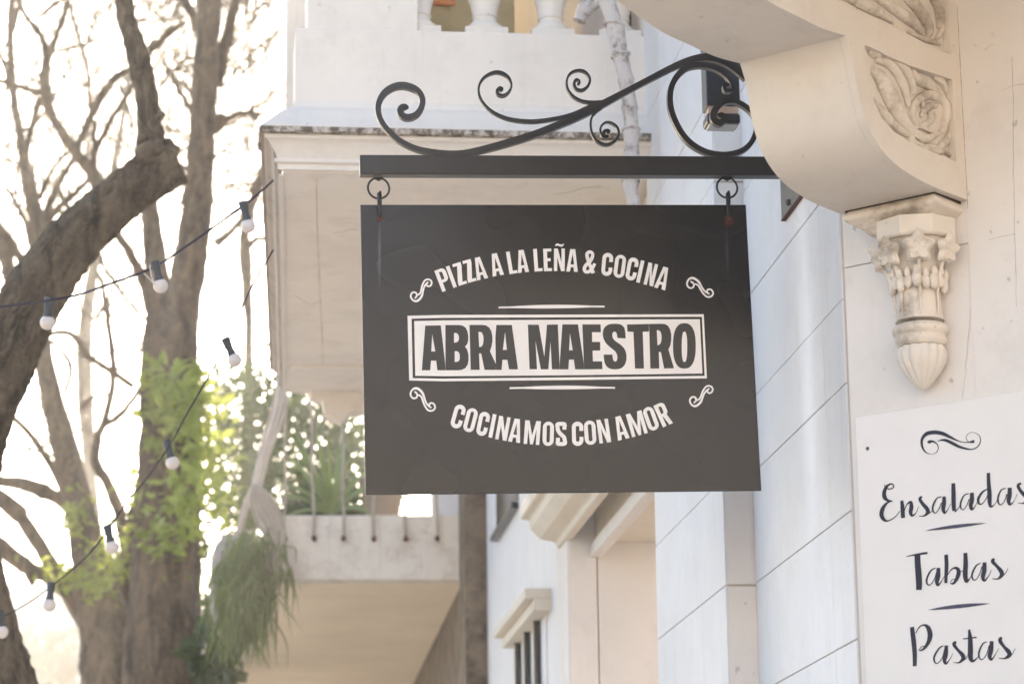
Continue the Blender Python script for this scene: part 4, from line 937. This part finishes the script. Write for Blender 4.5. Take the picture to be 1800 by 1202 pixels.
# main forked tree with ivy
t2 = thing('forked_tree', 'tall grey-brown trunk wrapped in ivy that forks into two straight limbs, left of the balcony', 'tree', PY(285, 2150, 15))
limb([(290, 2200, 170), (285, 1500, 140), (283, 1230, 132), (286, 1130, 124), (292, 1000, 114), (296, 880, 106), (298, 760, 98), (297, 660, 94), (300, 590, 92), (304, 560, 80)], 15, BARK2, t2, 'trunk', 48, .06, 0, 10, 0, .05)
limb([(290, 620, 60), (282, 545, 50), (275, 480, 44), (268, 410, 34), (262, 350, 30), (262, 290, 26), (258, 200, 20)], 15, BARK2, t2)
limb([(306, 620, 76), (318, 545, 64), (330, 480, 60), (342, 400, 56), (350, 330, 50), (354, 260, 47), (358, 190, 46), (362, 120, 46), (366, 60, 42), (368, 0, 42), (372, -80, 40)], 15, BARK2, t2)
BR2 = [[(372, 225, 30), (388, 212, 18), (402, 208, 9), (425, 198, 5), (465, 203, 3)], [(378, 150, 22), (392, 95, 18), (404, 45, 14), (416, -10, 12)], [(350, 55, 16), (335, 20, 12), (318, -10, 9)],
       [(276, 560, 22), (262, 520, 18), (246, 478, 14), (225, 440, 11), (203, 405, 10), (185, 360, 14), (172, 328, 20), (160, 298, 18), (133, 267, 15), (112, 238, 14), (97, 213, 13), (84, 180, 14), (78, 150, 15), (80, 118, 12), (90, 88, 9), (100, 60, 7), (112, 27, 7), (124, -15, 6)],
       [(80, 118, 9), (78, 78, 8), (62, 48, 7), (46, 30, 6), (25, -8, 6)], [(-10, 140, 6), (33, 152, 7), (72, 164, 9)], [(165, 292, 8), (166, 250, 6), (167, 212, 7)],
       [(133, 266, 8), (148, 232, 9), (160, 203, 10), (177, 172, 11), (200, 140, 11), (230, 120, 7), (250, 105, 4)], [(168, 270, 5), (190, 222, 6), (213, 183, 6), (238, 143, 5), (250, 120, 3)],
       [(160, 200, 5), (155, 133, 5), (142, 77, 5), (125, 20, 4), (118, -10, 3)], [(97, 92, 4), (118, 86, 4), (142, 80, 4), (180, 66, 2)], [(70, 173, 9), (58, 215, 7), (50, 250, 7), (42, 285, 6)],
       [(340, 200, 8), (318, 165, 6), (300, 130, 4), (285, 105, 3)], [(262, 90, 8), (280, 75, 9), (300, 55, 9), (325, 40, 4)]]
for b in BR2: limb(b, 15.2, BARK2, t2, 'branch', 8, .2, jag=.4)
# left tree with several arching stems
t3 = thing('multi_stem_tree', 'grey tree with several arching stems rising from one base, left of the ivy-clad trunk', 'tree', PY(200, 2100, 16.5))
limb([(205, 2150, 130), (204, 1500, 120), (202, 1300, 116), (200, 1200, 108), (188, 1110, 90), (172, 1040, 74), (155, 960, 58), (138, 890, 48), (122, 820, 44), (105, 755, 40), (90, 695, 36), (76, 630, 32), (68, 560, 26), (66, 480, 22), (66, 400, 20), (52, 330, 18), (44, 285, 15), (36, 240, 11), (26, 183, 9), (20, 120, 9), (18, 60, 9), (22, -20, 8)], 16.5, BARK2, t3, 'trunk', 36, .1, 0, 8, 0, .06)
BR3 = [[(190, 1130, 60), (150, 1070, 54), (118, 1030, 44), (85, 1010, 30), (52, 998, 24), (0, 960, 20), (-40, 925, 20)], [(118, 1035, 24), (85, 985, 26), (52, 930, 26), (20, 890, 22), (-20, 862, 20)],
       [(150, 915, 34), (120, 885, 30), (85, 868, 24), (45, 852, 18), (0, 845, 14), (-40, 842, 12)], [(212, 1120, 46), (222, 1030, 40), (232, 950, 36), (246, 880, 30), (256, 820, 24), (262, 750, 18)],
       [(222, 960, 20), (210, 900, 16), (190, 850, 14), (168, 810, 12), (172, 770, 10), (186, 730, 9), (197, 685, 8), (199, 640, 8), (192, 580, 7), (184, 520, 6), (172, 478, 4)], [(185, 745, 9), (210, 730, 8), (235, 700, 6), (260, 660, 4)],
       [(78, 592, 6), (100, 584, 7), (125, 588, 8), (145, 608, 8), (158, 628, 8), (195, 652, 8), (235, 680, 7)], [(76, 590, 4), (105, 615, 5), (125, 645, 6), (115, 690, 5)], [(158, 628, 3), (195, 620, 2)],
       [(66, 420, 14), (76, 390, 12), (88, 358, 10), (102, 325, 9), (130, 280, 7)], [(72, 350, 7), (88, 303, 5), (118, 267, 4)], [(80, 400, 9), (96, 372, 9), (122, 348, 8), (156, 316, 7)], [(20, 500, 26), (12, 460, 24), (2, 425, 22), (-20, 380, 20)], [(40, 460, 12), (20, 425, 10), (0, 400, 8)],
       [(0, 190, 4), (14, 140, 4), (0, 100, 3)], [(45, 300, 4), (20, 282, 4), (-10, 290, 3)], [(30, 290, 3), (24, 340, 3), (12, 385, 2)], [(172, 440, 5), (190, 480, 5), (225, 530, 5), (260, 565, 4)]]
for b in BR3: limb(b, 16.7, BARK2, t3, 'branch', 8, .18, jag=.4)
mb = MB(); mb.blob(PY(52, 1003, 16.6), (Vector((.04, 0, 0)), Vector((0, .04, 0)), Vector((-.02, 0, .09)))); mk('stub', mb, BARK2, t3, smooth=True)
t4 = thing('slender_tree', 'thin bare sapling stem between the forked tree and the balcony', 'tree', PY(430, 2000, 19))
limb([(430, 2050, 40), (434, 1200, 30), (436, 800, 20), (437, 590, 11), (434, 520, 13), (432, 450, 16), (430, 410, 13), (440, 370, 12), (455, 325, 11), (470, 280, 10)], 19, BARK2, t4, 'trunk', 8, .2)
limb([(433, 440, 8), (448, 422, 8), (470, 415, 6), (500, 380, 5)], 19, BARK2, t4, 'branch', 7, .2)
for b in [[(0, 100, 3), (20, 60, 4), (30, 20, 5), (38, -10, 5)], [(68, 30, 5), (95, 10, 5), (120, -10, 4)], [(20, 120, 5), (-10, 90, 4)], [(44, 230, 4), (75, 200, 4), (100, 160, 4)], [(142, 90, 4), (160, 60, 4), (172, 20, 3)],
          [(236, 130, 5), (250, 115, 4), (290, 60, 4)], [(350, 330, 10), (330, 300, 8), (300, 280, 6), (280, 240, 4)], [(210, 150, 4), (225, 190, 4), (236, 240, 4)], [(100, 330, 6), (125, 370, 6), (150, 400, 8)], [(345, 180, 6), (325, 150, 6), (300, 140, 5)],
          [(380, 430, 10), (420, 390, 7), (450, 330, 5)], [(195, 652, 5), (222, 640, 4), (262, 600, 5)], [(10, 330, 5), (40, 380, 7), (60, 440, 9)], [(120, 880, 12), (80, 800, 9), (30, 740, 8), (-10, 720, 7)], [(140, 720, 5), (160, 700, 4), (200, 690, 3)]]:
    limb(b, 16.9, BARK2, t3, 'branch', 7, .2, jag=.5)
sd1 = [(x, y, a) for x in range(10, 480, 28) for y, a in ((40, 60), (150, 80), (270, 90), (380, 110))]
twigs(sd1, t3, BARK2, 310, 17.5, .35, 1.0, .0072, 2, seedv=5)
sd2 = [(x, y, a) for x in (260, 300, 380, 400, 440) for y, a in ((20, 70), (120, 40), (220, 50), (330, 20))]
twigs(sd2, t2, BARK2, 110, 15.3, .3, .8, .0065, 2, seedv=9)
twigs([(120, 600, 0), (170, 560, 70), (230, 620, 60), (90, 800, 100), (60, 740, 60), (30, 800, 40)], t3, BARK2, 50, 16.9, .3, .8, .007, 2, seedv=12)
# far bare tree haze of twigs
t5 = thing('bare_street_tree', 'far bare winter tree, a fine web of pale twigs behind the nearer trunks', 'tree', PY(180, 1900, 34))
limb([(200, 1950, 40), (190, 1300, 34), (150, 700, 22), (160, 500, 16), (200, 300, 10), (230, 120, 6)], 34, BARK2, t5, 'trunk', 8)
twigs([(x, y, 90) for x in range(0, 520, 40) for y in range(20, 640, 80)], t5, BARK2, 260, 34, .9, 2.4, .012, 2, seedv=15)
# ivy on the forked tree, and leafy shrub behind the balcony
foliage(t2, IVY, [(300, 680, 45, 50, 1), (330, 760, 60, 70, 1.6), (318, 860, 60, 80, 1.5), (300, 950, 55, 50, .8), (290, 720, 45, 60, .8), (360, 830, 35, 60, .7), (350, 700, 35, 40, .6)], 14.7, .6, 1200, .04, .12, 'ivy', 21)
foliage(t3, IVY, [(120, 1010, 50, 25, 1), (160, 1020, 45, 25, .8), (170, 960, 50, 40, .9), (130, 900, 30, 40, .5), (190, 990, 40, 30, .7), (245, 830, 40, 50, .7)], 16.2, .5, 620, .035, .08, 'ivy', 22)
t6 = thing('evergreen_shrub', 'leafy dark green evergreen behind the railing of the far balcony', 'shrub', PY(480, 2000, 17.5))
foliage(t6, DARKLEAF, [(460, 720, 60, 70, 1), (420, 790, 50, 80, 1), (520, 760, 70, 80, 1.3), (590, 790, 60, 80, 1.2), (470, 850, 60, 80, 1.2), (550, 850, 70, 60, 1), (640, 830, 60, 90, 1.2), (400, 700, 35, 50, .5), (395, 880, 40, 60, .5)], 17.5, 1.0, 4800, .04, .09, 'foliage', 23)
limb([(480, 2050, 30), (482, 1300, 26), (480, 1000, 20), (470, 850, 14), (478, 760, 8)], 17.6, BARK2, t6, 'trunk', 8)
t7 = thing('lower_shrub', 'small dark leafed shrub under the hanging grass at the bottom edge', 'shrub', PY(380, 1900, 14.5))
foliage(t7, DARKLEAF, [(372, 1130, 30, 40, 1), (390, 1180, 30, 40, 1.2), (360, 1185, 20, 30, .6), (400, 1110, 20, 30, .5)], 14.5, .3, 330, .07, .14, 'foliage', 24)
limb([(385, 1950, 16), (388, 1300, 12), (385, 1150, 7)], 14.6, BARK2, t7, 'trunk', 8)

# ------------------------------------------------------------------ plants on the far balcony
hp_ = thing('hanging_grass_plant', 'clump of long trailing grassy leaves hanging at the left end of the far balcony', 'plant', PY(450, 960, YC + .1))
rnd = random.Random(31); mb = MB()
for i in range(950):
    y0 = rnd.uniform(930, 1075); x0 = rnd.gauss(448 - (y0 - 930) * .13, 23); L_ = rnd.uniform(40, 120); dx = rnd.gauss(0, 22) - (y0 - 930) * .05; Yp = YC + rnd.gauss(.05, .12); ph = rnd.uniform(0, 6.3); am = rnd.uniform(2, 11)
    pts = [PY(x0 + dx * t + am * math.sin(t * 5 + ph), min(y0 + L_ * t ** 1.2 - 55 * t * (1 - t) + am * .5 * math.cos(t * 6 + ph), 1165 + am), Yp - .12 * math.sin(math.pi * t)) for t in (0, .15, .3, .45, .6, .75, .9, 1)]
    w = rnd.uniform(.004, .009); mb.ribbon(pts, [w] * 5 + [w * .8, w * .5, w * .15], (rnd.gauss(0, .6), -1, .2), Vector((0, .0006, 0)))
mk('blades', mb, GRASSY, hp_, kind='stuff')
mb = MB(); c = PY(402, 1035, YC + .35); mb.blob(c, (Vector((.085, 0, -.02)), Vector((0, .1, 0)), Vector((.0, 0, .25))), 16, 10); mk('basket', mb, SIDEW, hp_, smooth=True)
al = thing('sword_leaf_plant', 'pale green sword-leaved plant in the middle of the far balcony', 'plant', PY(582, 903, YC + .25))
for i in range(17):
    a = R(20 + 140 * i / 16 + rnd.gauss(0, 4)); L_ = rnd.uniform(100, 170) * (.75 + .35 * math.sin(a)); mb = MB(); n = 7; pts = []; sag = abs(math.cos(a)) * 60
    for k in range(n + 1):
        t = k / n; pts.append(PY(582 + math.cos(a) * L_ * t, 900 - math.sin(a) * L_ * t * 1.1 + sag * t * t, YC + .25 + rnd.gauss(0, .0) - .25 * math.sin(i * 2.4) * t))
    mb.ribbon(pts, [.014 * (1 - t / n) ** .6 * 2 + .002 for t in range(n + 1)], (.2 * math.cos(i * 1.3), -1, .35), Vector((0, .0015, 0))); mk('leaf', mb, ALOE, al)
bp = thing('balcony_grass', 'loose grassy greenery at the left of the far balcony behind the cloth', 'plant', PY(540, 903, YC + .5)); mb = MB()
for i in range(520):
    x0 = rnd.uniform(500, 665); a = R(rnd.uniform(25, 155)); L_ = rnd.uniform(40, 130); pts = []
    for k in range(6):
        t = k / 5; pts.append(PY(x0 + math.cos(a) * L_ * t, 915 - math.sin(a) * L_ * t + 45 * t * t, YC + .45 + math.sin(i) * .15))
    mb.ribbon(pts, [.007, .008, .007, .005, .003, .001], (math.sin(i), -1, .3), Vector((0, .0006, 0)))
mk('blades', mb, DARKLEAF, bp, kind='stuff')
pt = thing('terracotta_pot', 'faded clay pot standing on the far balcony below the sign', 'pot', PY(670, 905, YC + .22))
mb = MB(); c = PY(672, 905, YC + .25); mb.lathe(c, [(.07, -.02), (.085, .06), (.095, .12), (.105, .13), (.105, .16), (.09, .16)], 24); mk('pot', mb, TERR, pt, smooth=True)
# twisted cloth
cl = thing('twisted_cloth', 'beige sheer cloth twisted and tied to the left corner of the far balcony', 'cloth', PY(486, 985, YC - .1))
def sheet(pts, name, Y, folds=5, amp=.012):
    P = catmull(pts, 6); mb = MB(); m = 18; v = []
    for i, (x, y, w) in enumerate(P):
        q = P[min(i + 1, len(P) - 1)]; p_ = P[max(i - 1, 0)]; dx, dy = q[0] - p_[0], q[1] - p_[1]; l = math.hypot(dx, dy)
        for j in range(m + 1):
            s_ = j / m - .5; fold = math.sin(s_ * folds * 6.28 + i * .12) * amp * (w / 40 + .2)
            v.append(PY(x - dy / l * w * s_, y + dx / l * w * s_, Y + fold + s_ * s_ * .06))
    f = [(i * (m + 1) + j, i * (m + 1) + j + 1, (i + 1) * (m + 1) + j + 1, (i + 1) * (m + 1) + j) for i in range(len(P) - 1) for j in range(m)]
    mb.add(v, f); mk(name, mb, CLOTH, cl, smooth=True)
sheet([(491, 630, 8), (494, 680, 20), (488, 725, 27), (472, 775, 24), (458, 825, 20), (450, 862, 20)], 'upper_fold', YC - .1, 3)
sheet([(447, 850, 10), (458, 878, 40), (474, 915, 48), (486, 945, 34), (486, 965, 24), (480, 990, 26), (484, 1003, 12)], 'lower_fold', YC - .14, 5, .016)
sheet([(452, 850, 12), (436, 880, 14), (424, 920, 12), (412, 960, 16), (398, 1010, 22)], 'trailing_strip', YC + .1, 3)
mb = MB(); mb.ribbon([PY(447, 648, 12.4), PY(474, 660, 12.4), PY(470, 700, 12.4), PY(440, 760, 12.4), PY(420, 800, 12.4)], [.02, .06, .06, .05, .03], (0, -1, 0), (0, .01, 0))

# ------------------------------------------------------------------ far houses, washed out by the light
def house(x0, x1, y0, Y, dep, name, label, rows=3, cols=3):
    a, b = PY(x0, y0, Y), PY(x1, y0, Y); t = thing(name, label, 'building', ((a.x + b.x) / 2, Y, 0), 'pale houses far behind the trees')
    mb = MB(); mb.box((a.x, Y, 0), (b.x, Y + dep, a.z)); mk('wall', mb, FARW, t)
    mb = MB(); mb.box((a.x - .15, Y - .2, a.z), (b.x + .15, Y + dep, a.z + .3)); mk('cornice', mb, BALW, t, bevel=.05)
    W_ = b.x - a.x
    for r in range(rows):
        for c in range(cols):
            x = a.x + W_ * (c + .5) / cols; z = a.z - 1.9 - r * 3.0
            if z < 1: continue
            mb = MB(); mb.box((x - .5, Y - .05, z - .9), (x + .5, Y + .02, z + .8)); w = mk('window', mb, GLASSD, t)
            mb = MB(); mb.box((x - .6, Y - .12, z - 1.02), (x + .6, Y - .0, z - .9)); mk('sill', mb, BALW, w)
            mb = MB(); mb.box((x - .03, Y - .07, z - .9), (x + .03, Y - .052, z + .8)); mk('frame', mb, BALW, w)
house(-260, 135, 1050, 60, 12, 'far_house', 'pale far house low behind the trees at the lower left', 2, 3)
house(150, 520, 1090, 66, 12, 'far_house', 'pale far house behind the ivy-clad trunk, right of the other one', 2, 3)
fh = thing('far_hedge', 'pale sunlit shrubs far behind the trunks at the bottom', 'shrub', PY(340, 1850, 40))
foliage(fh, PALEB, [(90, 1140, 60, 40, 1), (110, 1190, 60, 40, 1), (350, 1100, 40, 50, 1), (360, 1170, 40, 50, 1)], 40, 1.0, 900, .12, .28, 'foliage', 41)
limb([(340, 1900, 20), (350, 1400, 14), (355, 1150, 6)], 40.2, BARK2, fh, 'stem', 8)

# ------------------------------------------------------------------ the glowing air of a low sun
tops = max((o.matrix_world @ Vector(c)).z for o in S.objects if o.type == 'MESH' for c in o.bound_box)
mb = MB(); mb.box((-401, -401, -1.3), (401, 401, max(tops, 9) + .5))
m = bpy.data.materials.new('warm haze'); m.use_nodes = True; t = m.node_tree
for n_ in list(t.nodes):
    if n_.type == 'BSDF_PRINCIPLED': t.nodes.remove(n_)
pv = t.nodes.new('ShaderNodeVolumePrincipled'); pv.inputs['Color'].default_value = (1, .95, .88, 1); pv.inputs['Density'].default_value = .0027; pv.inputs['Anisotropy'].default_value = .7
t.links.new(pv.outputs[0], t.nodes['Material Output'].inputs['Volume'])
mk('haze', mb, m, kind='stuff')
print('HAZE TOP', tops)
